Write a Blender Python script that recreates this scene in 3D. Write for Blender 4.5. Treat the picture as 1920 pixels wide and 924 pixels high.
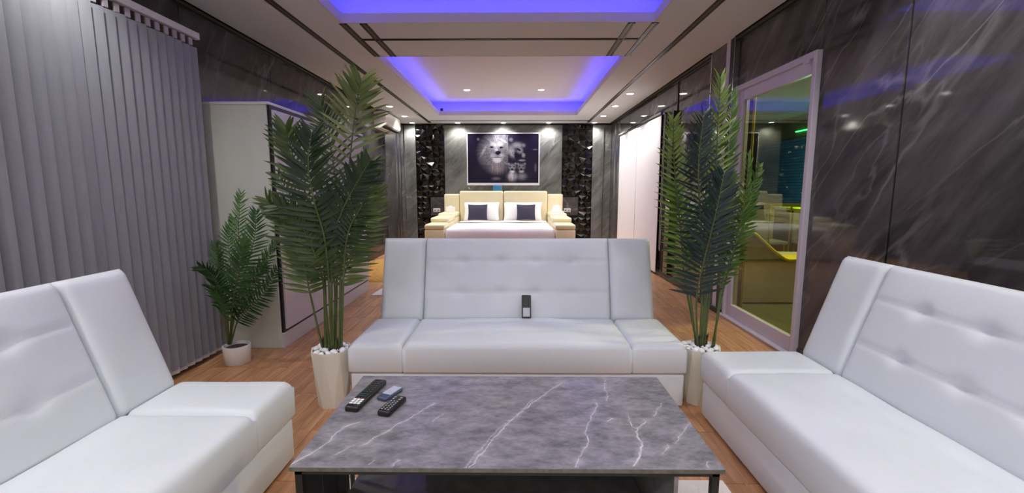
import bpy, bmesh, math, random
import numpy as np
from mathutils import Vector, Matrix

for o in list(bpy.data.objects):
    bpy.data.objects.remove(o)
scene = bpy.context.scene
COL = scene.collection
random.seed(7)
RNG = np.random.default_rng(11)

# ------------------------------------------------------------------ camera
cam_d = bpy.data.cameras.new('camera')
cam_d.sensor_fit = 'HORIZONTAL'
cam_d.sensor_width = 36.0
cam_d.lens = 36.0 * 841.0 / 1920.0
cam_d.clip_start = 0.02
cam = bpy.data.objects.new('camera', cam_d)
COL.objects.link(cam)
cam.location = (0, 0, 1.22)
cam.rotation_euler = (math.radians(90 - 7.385), 0, math.radians(0.54))
scene.camera = cam

# ------------------------------------------------------------------ world, exposure
world = bpy.data.worlds.new('world')
scene.world = world
world.use_nodes = True
world.node_tree.nodes['Background'].inputs[0].default_value = (0.25, 0.3, 0.45, 1)
world.node_tree.nodes['Background'].inputs[1].default_value = 0.03
scene.view_settings.view_transform = 'Standard'
scene.view_settings.look = 'None'
scene.view_settings.gamma = 1.0
scene.view_settings.use_curve_mapping = False
scene.view_settings.exposure = 0.42

LAMP_COLOR = (1.0, 0.985, 0.93)
LAMP_POWER = 42.0        # small soffit downlights
LIVING_POWER = 8.0      # unseen downlights added in the near ceiling recess
FILL_WASH_POWER = 38.0         # added wall washers behind the viewer, for frontal fill
LED_POWER = 17.0         # blue cove strips

# ------------------------------------------------------------------ materials
MATS = {}


def srgb(r, g, b):
    def c(v):
        v /= 255.0
        return v / 12.92 if v <= 0.04045 else ((v + 0.055) / 1.055) ** 2.4
    return (c(r), c(g), c(b), 1.0)


def new_mat(name):
    m = bpy.data.materials.new(name)
    m.use_nodes = True
    MATS[name] = m
    nt = m.node_tree
    return m, nt, nt.nodes['Principled BSDF'], nt.nodes, nt.links


def mat(name, color, rough=0.5, metal=0.0, spec=0.5, coat=0.0, var=0.0, scale=20.0, bump=0.0, bscale=None,
        stretch=(1, 1, 1), rnd=0.0, emis=None, estr=0.0, trans=0.0, sub=0.0):
    m, nt, b, N, Lk = new_mat(name)
    b.inputs['Base Color'].default_value = color
    b.inputs['Roughness'].default_value = rough
    b.inputs['Metallic'].default_value = metal
    b.inputs['Specular IOR Level'].default_value = spec
    b.inputs['Coat Weight'].default_value = coat
    b.inputs['Coat Roughness'].default_value = 0.05
    b.inputs['Transmission Weight'].default_value = trans
    if sub:
        b.inputs['Subsurface Weight'].default_value = sub
    if emis:
        b.inputs['Emission Color'].default_value = emis
        b.inputs['Emission Strength'].default_value = estr
    if var or bump or rnd:
        tc = N.new('ShaderNodeTexCoord')
        mp = N.new('ShaderNodeMapping')
        mp.inputs['Scale'].default_value = stretch
        Lk.new(tc.outputs['Object'], mp.inputs['Vector'])
        no = N.new('ShaderNodeTexNoise')
        no.inputs['Scale'].default_value = scale
        no.inputs['Detail'].default_value = 5
        Lk.new(mp.outputs['Vector'], no.inputs['Vector'])
        hsv = N.new('ShaderNodeHueSaturation')
        hsv.inputs['Color'].default_value = color
        mr = N.new('ShaderNodeMapRange')
        mr.inputs['From Min'].default_value = 0.25
        mr.inputs['From Max'].default_value = 0.75
        mr.inputs['To Min'].default_value = 1 - var
        mr.inputs['To Max'].default_value = 1 + var
        Lk.new(no.outputs['Fac'], mr.inputs['Value'])
        val = mr.outputs['Result']
        if rnd:
            oi = N.new('ShaderNodeObjectInfo')
            r2 = N.new('ShaderNodeMapRange')
            r2.inputs['To Min'].default_value = 1 - rnd
            r2.inputs['To Max'].default_value = 1 + rnd
            Lk.new(oi.outputs['Random'], r2.inputs['Value'])
            mu = N.new('ShaderNodeMath')
            mu.operation = 'MULTIPLY'
            Lk.new(val, mu.inputs[0])
            Lk.new(r2.outputs['Result'], mu.inputs[1])
            val = mu.outputs[0]
        Lk.new(val, hsv.inputs['Value'])
        Lk.new(hsv.outputs['Color'], b.inputs['Base Color'])
        if bump:
            n2 = N.new('ShaderNodeTexNoise')
            n2.inputs['Scale'].default_value = bscale or scale
            n2.inputs['Detail'].default_value = 4
            Lk.new(mp.outputs['Vector'], n2.inputs['Vector'])
            bp = N.new('ShaderNodeBump')
            bp.inputs['Strength'].default_value = bump
            bp.inputs['Distance'].default_value = 0.01
            Lk.new(n2.outputs['Fac'], bp.inputs['Height'])
            Lk.new(bp.outputs['Normal'], b.inputs['Normal'])
    return m


def marble(name, dark, mid, vein, rough=0.06, scale=1.0, rot=(0, 0, 0), stretch=(1, 1, 1), vein_amt=1.0, spec=0.5, bump=0.0):
    m, nt, b, N, Lk = new_mat(name)
    tc = N.new('ShaderNodeTexCoord')
    m0 = N.new('ShaderNodeMapping')
    m0.inputs['Rotation'].default_value = rot
    Lk.new(tc.outputs['Object'], m0.inputs['Vector'])
    mp = N.new('ShaderNodeMapping')
    mp.inputs['Scale'].default_value = [scale * s for s in stretch]
    Lk.new(m0.outputs['Vector'], mp.inputs['Vector'])
    n1 = N.new('ShaderNodeTexNoise')
    n1.inputs['Scale'].default_value = 2.2
    n1.inputs['Detail'].default_value = 9
    n1.inputs['Roughness'].default_value = 0.65
    n1.inputs['Distortion'].default_value = 0.6
    Lk.new(mp.outputs['Vector'], n1.inputs['Vector'])
    cr = N.new('ShaderNodeValToRGB')
    cr.color_ramp.elements[0].position = 0.36
    cr.color_ramp.elements[0].color = dark
    cr.color_ramp.elements[1].position = 0.68
    cr.color_ramp.elements[1].color = mid
    Lk.new(n1.outputs['Fac'], cr.inputs['Fac'])
    col = cr.outputs['Color']
    for k, (sc, w, seed, amt) in enumerate(((1.1, 0.010, 3.0, 0.8), (1.3, 0.05, 17.0, 0.28), (2.3, 0.014, 11.0, 0.5), (4.5, 0.03, 29.0, 0.25))):
        nv = N.new('ShaderNodeTexNoise')
        nv.noise_dimensions = '4D'
        nv.inputs['W'].default_value = seed
        nv.inputs['Scale'].default_value = sc
        nv.inputs['Detail'].default_value = 5
        nv.inputs['Roughness'].default_value = 0.45
        nv.inputs['Distortion'].default_value = 0.12
        Lk.new(mp.outputs['Vector'], nv.inputs['Vector'])
        sb = N.new('ShaderNodeMath'); sb.operation = 'SUBTRACT'; sb.inputs[1].default_value = 0.5
        Lk.new(nv.outputs['Fac'], sb.inputs[0])
        ab = N.new('ShaderNodeMath'); ab.operation = 'ABSOLUTE'
        Lk.new(sb.outputs[0], ab.inputs[0])
        mr = N.new('ShaderNodeMapRange')
        mr.inputs['From Min'].default_value = 0.0
        mr.inputs['From Max'].default_value = w
        mr.inputs['To Min'].default_value = 1.0
        mr.inputs['To Max'].default_value = 0.0
        Lk.new(ab.outputs[0], mr.inputs['Value'])
        nm = N.new('ShaderNodeTexNoise')
        nm.noise_dimensions = '4D'
        nm.inputs['W'].default_value = seed + 50
        nm.inputs['Scale'].default_value = 1.7
        nm.inputs['Detail'].default_value = 3
        Lk.new(mp.outputs['Vector'], nm.inputs['Vector'])
        mm = N.new('ShaderNodeMapRange')
        mm.inputs['From Min'].default_value = 0.42
        mm.inputs['From Max'].default_value = 0.66
        mm.inputs['To Max'].default_value = amt * vein_amt
        Lk.new(nm.outputs['Fac'], mm.inputs['Value'])
        mu = N.new('ShaderNodeMath'); mu.operation = 'MULTIPLY'; mu.use_clamp = True
        Lk.new(mr.outputs['Result'], mu.inputs[0])
        Lk.new(mm.outputs['Result'], mu.inputs[1])
        mx = N.new('ShaderNodeMix'); mx.data_type = 'RGBA'
        Lk.new(mu.outputs[0], mx.inputs['Factor'])
        Lk.new(col, mx.inputs['A'])
        mx.inputs['B'].default_value = vein
        col = mx.outputs['Result']
    Lk.new(col, b.inputs['Base Color'])
    b.inputs['Roughness'].default_value = rough
    b.inputs['Specular IOR Level'].default_value = spec
    return m


def attr_mat(name, attr, rough=0.3, spec=0.5):
    m, nt, b, N, Lk = new_mat(name)
    a = N.new('ShaderNodeAttribute')
    a.attribute_name = attr
    Lk.new(a.outputs['Color'], b.inputs['Base Color'])
    b.inputs['Roughness'].default_value = rough
    b.inputs['Specular IOR Level'].default_value = spec
    return m


def wood_mat(name):
    m, nt, b, N, Lk = new_mat(name)
    geo = N.new('ShaderNodeNewGeometry')
    mp = N.new('ShaderNodeMapping')
    mp.inputs['Scale'].default_value = (26, 2.2, 1)
    Lk.new(geo.outputs['Position'], mp.inputs['Vector'])
    oi = N.new('ShaderNodeObjectInfo')
    no = N.new('ShaderNodeTexNoise')
    no.noise_dimensions = '4D'
    no.inputs['Scale'].default_value = 1.0
    no.inputs['Detail'].default_value = 6
    no.inputs['Distortion'].default_value = 1.2
    Lk.new(mp.outputs['Vector'], no.inputs['Vector'])
    mul = N.new('ShaderNodeMath'); mul.operation = 'MULTIPLY'; mul.inputs[1].default_value = 37.0
    Lk.new(oi.outputs['Random'], mul.inputs[0])
    Lk.new(mul.outputs[0], no.inputs['W'])
    cr = N.new('ShaderNodeValToRGB')
    e = cr.color_ramp.elements
    e[0].position = 0.28; e[0].color = srgb(152, 106, 74)
    e[1].position = 0.72; e[1].color = srgb(206, 160, 118)
    e2 = cr.color_ramp.elements.new(0.5); e2.color = srgb(182, 132, 94)
    Lk.new(no.outputs['Fac'], cr.inputs['Fac'])
    hsv = N.new('ShaderNodeHueSaturation')
    Lk.new(cr.outputs['Color'], hsv.inputs['Color'])
    r2 = N.new('ShaderNodeMapRange')
    r2.inputs['To Min'].default_value = 0.9
    r2.inputs['To Max'].default_value = 1.12
    Lk.new(oi.outputs['Random'], r2.inputs['Value'])
    Lk.new(r2.outputs['Result'], hsv.inputs['Value'])
    Lk.new(hsv.outputs['Color'], b.inputs['Base Color'])
    b.inputs['Roughness'].default_value = 0.34
    return m


def leaf_mat(name, c1, c2):
    m, nt, b, N, Lk = new_mat(name)
    oi = N.new('ShaderNodeObjectInfo')
    geo = N.new('ShaderNodeNewGeometry')
    no = N.new('ShaderNodeTexNoise')
    no.inputs['Scale'].default_value = 5.0
    Lk.new(geo.outputs['Position'], no.inputs['Vector'])
    ad = N.new('ShaderNodeMath'); ad.operation = 'MULTIPLY_ADD'
    ad.inputs[1].default_value = 0.45
    Lk.new(oi.outputs['Random'], ad.inputs[0])
    sb = N.new('ShaderNodeMath'); sb.operation = 'MULTIPLY_ADD'
    sb.inputs[1].default_value = 1.6; sb.inputs[2].default_value = -0.55
    Lk.new(no.outputs['Fac'], sb.inputs[0])
    Lk.new(sb.outputs[0], ad.inputs[2])
    mx = N.new('ShaderNodeMix'); mx.data_type = 'RGBA'
    Lk.new(ad.outputs[0], mx.inputs['Factor'])
    mx.inputs['A'].default_value = c1
    mx.inputs['B'].default_value = c2
    Lk.new(mx.outputs['Result'], b.inputs['Base Color'])
    b.inputs['Roughness'].default_value = 0.42
    tr = N.new('ShaderNodeBsdfTranslucent')
    Lk.new(mx.outputs['Result'], tr.inputs['Color'])
    ms = N.new('ShaderNodeMixShader')
    ms.inputs[0].default_value = 0.3
    Lk.new(b.outputs[0], ms.inputs[1])
    Lk.new(tr.outputs[0], ms.inputs[2])
    Lk.new(ms.outputs[0], N['Material Output'].inputs['Surface'])
    return m


def glass_mat(name, tint, refl_rough=0.0):
    m, nt, b, N, Lk = new_mat(name)
    N.remove(b)
    tr = N.new('ShaderNodeBsdfTransparent')
    tr.inputs['Color'].default_value = tint
    gl = N.new('ShaderNodeBsdfGlossy')
    gl.inputs['Roughness'].default_value = refl_rough
    lw = N.new('ShaderNodeLayerWeight')
    lw.inputs['Blend'].default_value = 0.5
    pw_ = N.new('ShaderNodeMath'); pw_.operation = 'POWER'; pw_.inputs[1].default_value = 4.0
    Lk.new(lw.outputs['Facing'], pw_.inputs[0])
    mu = N.new('ShaderNodeMath'); mu.operation = 'MULTIPLY_ADD'; mu.inputs[1].default_value = 0.9; mu.inputs[2].default_value = 0.04; mu.use_clamp = True
    Lk.new(pw_.outputs[0], mu.inputs[0])
    ms = N.new('ShaderNodeMixShader')
    Lk.new(mu.outputs[0], ms.inputs[0])
    Lk.new(tr.outputs[0], ms.inputs[1])
    Lk.new(gl.outputs[0], ms.inputs[2])
    Lk.new(ms.outputs[0], N['Material Output'].inputs['Surface'])
    return m


def emit_mat(name, color, strength):
    m, nt, b, N, Lk = new_mat(name)
    b.inputs['Base Color'].default_value = color
    b.inputs['Emission Color'].default_value = color
    b.inputs['Emission Strength'].default_value = strength
    return m


wood_mat('wood_tile')
mat('grout', srgb(214, 180, 150), 0.7)
marble('marble_wall', srgb(52, 49, 52), srgb(92, 88, 90), srgb(178, 174, 176), 0.05, 1.0, rot=(-0.75, 0, 0), stretch=(1, 1.5, 0.4), vein_amt=0.48)
marble('marble_left', srgb(46, 43, 47), srgb(78, 74, 78), srgb(140, 136, 140), 0.05, 1.0, rot=(0.6, 0, 0), stretch=(1, 1.5, 0.4), vein_amt=0.45)
marble('marble_back', srgb(84, 84, 83), srgb(130, 130, 128), srgb(175, 177, 172), 0.08, 1.3, rot=(0, -0.75, 0), stretch=(1.5, 1, 0.4), vein_amt=0.5)  # made paler than the side walls, lamp light put into the colour
mat('table_edge', srgb(92, 90, 82), 0.5, var=0.35, scale=60)
attr_mat('table_stone', 'stone', 0.26, 0.45)
attr_mat('print', 'print', 0.2, 0.2)
mat('ceiling_paint', srgb(220, 224, 230), 0.85)
mat('upper_paint', srgb(228, 224, 224), 0.85)
mat('lip_paint', srgb(215, 208, 205), 0.7)
mat('profile_dark', srgb(42, 38, 36), 0.35, metal=0.4)
mat('profile_grey', srgb(108, 100, 92), 0.4, metal=0.5)
mat('cornice', srgb(60, 56, 54), 0.3, metal=0.3)
emit_mat('led_blue', (0.055, 0.042, 1.0, 1), LED_POWER)
emit_mat('lamp_lens', (1.0, 0.98, 0.93, 1), 14.0)
mat('lamp_ring', srgb(235, 232, 225), 0.4)
mat('leather', srgb(220, 224, 231), 0.42, spec=0.4, bump=0.06, bscale=160, var=0.02, scale=3)
mat('leather_seam', srgb(205, 206, 206), 0.5)
mat('cream_leather', srgb(236, 224, 186), 0.4, var=0.03, scale=4)
mat('linen', srgb(238, 234, 240), 0.85, var=0.03, scale=9, bump=0.15, bscale=12)
mat('pillow_white', srgb(244, 242, 240), 0.85, bump=0.12, bscale=14)
mat('cushion_dark', srgb(48, 42, 66), 0.7, var=0.15, scale=40)
mat('bed_band', srgb(70, 74, 78), 0.8)
mat('black_metal', srgb(24, 22, 23), 0.4, metal=0.2)
mat('slat_dark', srgb(40, 38, 39), 0.45)
mat('shelf_stone', srgb(120, 118, 122), 0.2, var=0.25, scale=14)
mat('rug_white', srgb(222, 214, 210), 0.95, var=0.08, scale=8, bump=0.6, bscale=90)
mat('rug_gold', srgb(196, 146, 74), 0.95, var=0.3, scale=30, bump=1.0, bscale=60)
mat('vane', srgb(142, 144, 152), 0.75, var=0.05, scale=40, stretch=(1, 1, 0.2), bump=0.1, bscale=120)
mat('vane_weight', srgb(190, 190, 192), 0.6, var=0.2, scale=50)
mat('plastic_white', srgb(225, 222, 226), 0.35)
mat('clip_grey', srgb(170, 160, 168), 0.4)
mat('wardrobe_side', srgb(206, 208, 200), 0.4, var=0.05, scale=3, stretch=(3, 3, 1))
mat('wardrobe_door', srgb(208, 202, 212), 0.3)
mat('wardrobe_plinth', srgb(205, 200, 206), 0.35)
mat('black_edge', srgb(22, 20, 24), 0.35)
mat('pot_white', srgb(224, 220, 208), 0.45)
mat('pot_small', srgb(226, 220, 218), 0.45)
mat('soil', srgb(78, 68, 58), 0.95, var=0.4, scale=60, bump=1.0)
mat('pebble', srgb(240, 238, 244), 0.6, var=0.04, scale=20)
mat('stem_green', srgb(82, 96, 52), 0.5, var=0.25, scale=20)
mat('sheath_brown', srgb(62, 46, 40), 0.7, var=0.3, scale=40)
leaf_mat('leaf_tall_light', srgb(66, 88, 44), srgb(138, 152, 84))  # leaf tones put lit, half-lit and shaded fronds into the colour
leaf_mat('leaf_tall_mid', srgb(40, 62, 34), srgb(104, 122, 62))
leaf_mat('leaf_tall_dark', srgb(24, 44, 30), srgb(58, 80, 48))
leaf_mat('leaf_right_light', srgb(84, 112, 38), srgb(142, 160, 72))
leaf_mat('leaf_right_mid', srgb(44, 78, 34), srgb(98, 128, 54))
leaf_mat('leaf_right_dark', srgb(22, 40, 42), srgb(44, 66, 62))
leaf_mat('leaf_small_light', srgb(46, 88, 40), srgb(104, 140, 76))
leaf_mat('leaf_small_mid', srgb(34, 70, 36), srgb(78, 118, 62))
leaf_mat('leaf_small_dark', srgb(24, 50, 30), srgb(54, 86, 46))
mat('frame_white', srgb(206, 198, 212), 0.35)
mat('sill_white', srgb(210, 205, 212), 0.4)
mat('chrome', srgb(205, 208, 205), 0.12, metal=1.0)
mat('baseboard', srgb(66, 54, 58), 0.35)
mat('black_tile', srgb(8, 8, 9), 0.2, spec=0.5)
mat('bounce_pale', srgb(228, 226, 224), 0.9)
mat('picture_frame', srgb(232, 228, 236), 0.35)
mat('curtain_white', srgb(240, 236, 242), 0.8)
mat('ac_white', srgb(232, 226, 218), 0.4)
mat('ac_vent', srgb(40, 36, 34), 0.5)
mat('remote_black', srgb(22, 22, 25), 0.35)
mat('key_dark', srgb(54, 55, 58), 0.5)
mat('key_grey', srgb(150, 150, 150), 0.5)
mat('key_white', srgb(238, 238, 240), 0.5)
mat('key_teal', srgb(24, 60, 54), 0.5)
mat('key_red', srgb(120, 40, 36), 0.5)
mat('remote_blue', srgb(66, 78, 104), 0.35)
mat('remote_screen', srgb(178, 184, 206), 0.3, var=0.12, scale=80)
mat('label_white', srgb(196, 198, 206), 0.5)
mat('blue_cloth', srgb(60, 130, 175), 0.7, var=0.3, scale=25)
mat('lampshade', srgb(250, 232, 228), 0.6, emis=srgb(255, 225, 220), estr=0.6)
glass_mat('door_glass', (0.78, 0.83, 0.55, 1))
mat('yellow_trim', srgb(226, 200, 20), 0.4)
mat('yellow_frame', srgb(190, 170, 30), 0.5)
mat('terrace_cream', srgb(190, 186, 168), 0.6)
mat('terrace_floor', srgb(66, 70, 34), 0.8, var=0.25, scale=12)
mat('terrace_wall', srgb(96, 92, 88), 0.8)
mat('shutter_teal', srgb(64, 112, 180), 0.5)
mat('terrace_ceiling', srgb(150, 138, 128), 0.9)
mat('gold_metal', srgb(200, 160, 50), 0.3, metal=0.8)
mat('terrace_chair', srgb(120, 118, 110), 0.7)
mat('plant_terrace', srgb(80, 96, 40), 0.7, var=0.3, scale=14)
emit_mat('neon_green', (0.05, 1.0, 0.3, 1), 6.0)
emit_mat('glow_blue', (0.1, 0.5, 1.0, 1), 2.0)
mat('dark_void', srgb(14, 12, 16), 0.6)


# ------------------------------------------------------------------ mesh helpers
class MB:
    def __init__(self):
        self.v = []
        self.f = []

    def add(self, verts, faces):
        n = len(self.v)
        self.v += [tuple(p) for p in verts]
        self.f += [tuple(i + n for i in f) for f in faces]
        return self

    def box(self, x0, x1, y0, y1, z0, z1):
        v = [(x0, y0, z0), (x1, y0, z0), (x1, y1, z0), (x0, y1, z0), (x0, y0, z1), (x1, y0, z1), (x1, y1, z1), (x0, y1, z1)]
        return self.add(v, [(0, 3, 2, 1), (4, 5, 6, 7), (0, 1, 5, 4), (1, 2, 6, 5), (2, 3, 7, 6), (3, 0, 4, 7)])

    def rbox(self, x0, x1, y0, y1, z0, z1, r=0.01, seg=2):
        bm = bmesh.new()
        bmesh.ops.create_cube(bm, size=1.0)
        for v in bm.verts:
            v.co = ((x0 + x1) / 2 + v.co.x * (x1 - x0), (y0 + y1) / 2 + v.co.y * (y1 - y0), (z0 + z1) / 2 + v.co.z * (z1 - z0))
        bmesh.ops.bevel(bm, geom=bm.edges[:], offset=r, segments=seg, affect='EDGES', profile=0.5)
        return self.bm(bm)

    def bm(self, bm, M=None):
        bm.verts.index_update()
        vs = [(M @ v.co if M else v.co)[:] for v in bm.verts]
        fs = [[l.vert.index for l in f.loops] for f in bm.faces]
        bm.free()
        return self.add(vs, fs)

    def tube(self, pts, rad, n=6, cap=True):
        pts = [Vector(p) for p in pts]
        m = len(pts)
        rads = rad if isinstance(rad, (list, tuple)) else [rad] * m
        t0 = (pts[1] - pts[0]).normalized()
        up = Vector((0, 0, 1)) if abs(t0.z) < 0.9 else Vector((1, 0, 0))
        nrm = (up - t0 * up.dot(t0)).normalized()
        vs, fs = [], []
        for i, p in enumerate(pts):
            t = (pts[min(i + 1, m - 1)] - pts[max(i - 1, 0)]).normalized()
            nrm = (nrm - t * nrm.dot(t)).normalized()
            bi = t.cross(nrm)
            for k in range(n):
                a = 2 * math.pi * k / n
                vs.append(p + (nrm * math.cos(a) + bi * math.sin(a)) * rads[i])
        for i in range(m - 1):
            for k in range(n):
                a, b2 = i * n + k, i * n + (k + 1) % n
                fs.append((a, b2, b2 + n, a + n))
        if cap:
            fs.append(tuple(range(n - 1, -1, -1)))
            fs.append(tuple((m - 1) * n + k for k in range(n)))
        return self.add(vs, fs)

    def lathe(self, prof, n=24, c=(0, 0), rot=0.0):
        vs, fs = [], []
        for r, z in prof:
            for k in range(n):
                a = 2 * math.pi * k / n + rot
                vs.append((c[0] + r * math.cos(a), c[1] + r * math.sin(a), z))
        m = len(prof)
        for i in range(m - 1):
            for k in range(n):
                a, b2 = i * n + k, i * n + (k + 1) % n
                fs.append((a, b2, b2 + n, a + n))
        fs.append(tuple(range(n - 1, -1, -1)))
        fs.append(tuple((m - 1) * n + k for k in range(n)))
        return self.add(vs, fs)

    def prism(self, poly, axis, a0, a1):
        """extrude a 2-D polygon along an axis ('x','y','z')"""
        def p3(p, a):
            return {'x': (a, p[0], p[1]), 'y': (p[0], a, p[1]), 'z': (p[0], p[1], a)}[axis]
        n = len(poly)
        vs = [p3(p, a0) for p in poly] + [p3(p, a1) for p in poly]
        fs = [tuple(range(n - 1, -1, -1)), tuple(range(n, 2 * n))] + [(i, (i + 1) % n, n + (i + 1) % n, n + i) for i in range(n)]
        return self.add(vs, fs)

    def xf(self, M):
        self.v = [tuple(M @ Vector(p)) for p in self.v]
        return self

    def mesh(self, name, material, smooth=False):
        me = bpy.data.meshes.new(name)
        me.from_pydata(self.v, [], self.f)
        me.materials.append(MATS[material])
        bm = bmesh.new()
        bm.from_mesh(me)
        bmesh.ops.recalc_face_normals(bm, faces=bm.faces)
        bm.to_mesh(me)
        bm.free()
        if smooth:
            me.shade_smooth()
            if smooth != 'all':
                try:
                    me.set_sharp_from_angle(angle=math.radians(smooth if smooth is not True else 40))
                except Exception:
                    pass
        return me

    def build(self, name, material, parent=None, smooth=False, loc=(0, 0, 0)):
        o = bpy.data.objects.new(name, self.mesh(name, material, smooth))
        COL.objects.link(o)
        o.location = loc
        o.parent = parent
        return o


def tag(o, label=None, cat=None, group=None, kind=None):
    if label:
        o['label'] = label
    if cat:
        o['category'] = cat
    if group:
        o['group'] = group
    if kind:
        o['kind'] = kind
    return o


def thing(name, label, cat, loc=(0, 0, 0), rz=0.0, group=None):
    o = bpy.data.objects.new(name, None)
    o.empty_display_size = 0.1
    COL.objects.link(o)
    o.location = loc
    o.rotation_euler = (0, 0, rz)
    return tag(o, label, cat, group)


def place(name, me, parent=None, M=None):
    o = bpy.data.objects.new(name, me)
    COL.objects.link(o)
    o.parent = parent
    if M is not None:
        o.matrix_basis = M
    return o


def basis(p, x, y, z):
    return Matrix(((x[0], y[0], z[0], p[0]), (x[1], y[1], z[1], p[1]), (x[2], y[2], z[2], p[2]), (0, 0, 0, 1)))


def cushion(mb, w, d, t, r=0.03, bulge=0.012, hfun=None, nx=40, ny=24, M=None):
    """padded slab, footprint w x d centred on 0, soft top at z = t"""
    def axis(L, n):
        a = np.linspace(-1, 1, n)
        e = np.sin(a * math.pi / 2)
        return (0.55 * e + 0.45 * a) * L / 2
    xs, ys = axis(w, nx), axis(d, ny)
    vs, fs = [], []
    for y in ys:
        for x in xs:
            ex, ey = w / 2 - abs(x), d / 2 - abs(y)
            qx, qy = max(0, r - ex) / r, max(0, r - ey) / r
            q = min(1.0, math.hypot(qx, qy))
            h = t - r * (1 - math.sqrt(max(0, 1 - q * q)))
            h += bulge * (1 - (2 * x / w) ** 4) * (1 - (2 * y / d) ** 4)
            if hfun:
                h += hfun(x, y) * min(1, ex / r, ey / r)
            vs.append((x, y, h))
    for j in range(ny - 1):
        for i in range(nx - 1):
            a = j * nx + i
            fs.append((a, a + 1, a + nx + 1, a + nx))
    ring = [i for i in range(nx)] + [j * nx + nx - 1 for j in range(1, ny)] + [(ny - 1) * nx + i for i in range(nx - 2, -1, -1)] + [j * nx for j in range(ny - 2, 0, -1)]
    prev = ring
    for z in (0.012, 0.0):
        ins = 0.0 if z > 0 else 0.008
        new = []
        for i in ring:
            x, y, _ = vs[i]
            new.append(len(vs))
            vs.append((x * (1 - 2 * ins / w), y * (1 - 2 * ins / d), z))
        m = len(ring)
        for k in range(m):
            fs.append((prev[k], new[k], new[(k + 1) % m], prev[(k + 1) % m]))
        prev = new
    fs.append(tuple(prev))
    if M is not None:
        vs = [tuple(M @ Vector(p)) for p in vs]
    mb.add(vs, fs)
    return mb


def pillow_mb(w, h, t, n=16, pinch=0.06):
    mb = MB()
    a = np.linspace(-1, 1, n)
    for sgn in (1, -1):
        vs, fs = [], []
        for v in a:
            for u in a:
                k = 1 - pinch * (1 - v * v) * abs(u) ** 3
                k2 = 1 - pinch * (1 - u * u) * abs(v) ** 3
                z = sgn * t / 2 * ((1 - abs(u) ** 2.6) * (1 - abs(v) ** 2.6)) ** 0.55
                vs.append((u * w / 2 * k, v * h / 2 * k2, z))
        for j in range(n - 1):
            for i in range(n - 1):
                q = j * n + i
                fs.append((q, q + 1, q + n + 1, q + n) if sgn > 0 else (q, q + n, q + n + 1, q + 1))
        mb.add(vs, fs)
    return mb


def struct(o, label=None, cat=None):
    return tag(o, label, cat, None, 'structure')

# ------------------------------------------------------------------ measured shapes (metres)
PALM_L = [
    (1, [(-0.987, 2.4, 0.328), (-0.957, 2.42, 0.852), (-0.897, 2.45, 1.371), (-0.847, 2.44, 1.648), (-0.802, 2.4, 1.774)], 0.2, 0.3, 25),
    (1, [(-1.059, 2.4, 0.328), (-1.035, 2.37, 0.86), (-1.092, 2.34, 1.173), (-1.133, 2.3, 1.402), (-1.14, 2.26, 1.52)], 0.17, 0.3, 0),
    (1, [(-1.082, 2.4, 0.343), (-1.107, 2.35, 0.651), (-1.125, 2.32, 0.839), (-1.192, 2.3, 1.037), (-1.269, 2.28, 1.161)], 0.15, 0.0, -10),
    (1, [(-1.029, 2.4, 0.328), (-0.995, 2.32, 0.896), (-1.016, 2.26, 1.148), (-1.023, 2.23, 1.332), (-0.994, 2.22, 1.484)], 0.18, 0.35, 10),
    (1, [(-1.02, 2.4, 0.328), (-0.975, 2.34, 0.893), (-0.899, 2.3, 1.092), (-0.801, 2.26, 1.241), (-0.723, 2.23, 1.345)], 0.15, 0.25, 15),
    (1, [(-0.975, 2.4, 0.328), (-0.97, 2.43, 0.671), (-0.921, 2.48, 0.843), (-0.829, 2.5, 1.051), (-0.768, 2.5, 1.229)], 0.15, 0.0, 20),
    (1, [(-1.041, 2.4, 0.328), (-1.034, 2.35, 0.718), (-1.058, 2.31, 0.897), (-1.122, 2.28, 1.066), (-1.211, 2.26, 1.135)], 0.15, 0.1, 10),
    (0, [(-1.005, 2.4, 0.328), (-1.009, 2.5, 0.931), (-1.027, 2.56, 1.289), (-1.069, 2.58, 1.556), (-1.097, 2.58, 1.702)], 0.2, 0.35, -20),
    (0, [(-1.011, 2.4, 0.328), (-1.038, 2.5, 0.717), (-1.132, 2.56, 0.924), (-1.265, 2.6, 1.075), (-1.386, 2.62, 1.291)], 0.16, 0.2, 10),
    (0, [(-0.975, 2.4, 0.328), (-0.918, 2.35, 0.805), (-0.862, 2.3, 1.01), (-0.78, 2.28, 1.147), (-0.728, 2.28, 1.361)], 0.17, 0.2, -10),
    (0, [(-1.065, 2.4, 0.328), (-1.078, 2.45, 0.697), (-1.13, 2.48, 0.873), (-1.1, 2.5, 1.021), (-1.031, 2.5, 1.199)], 0.15, 0.1, 30),
]
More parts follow.
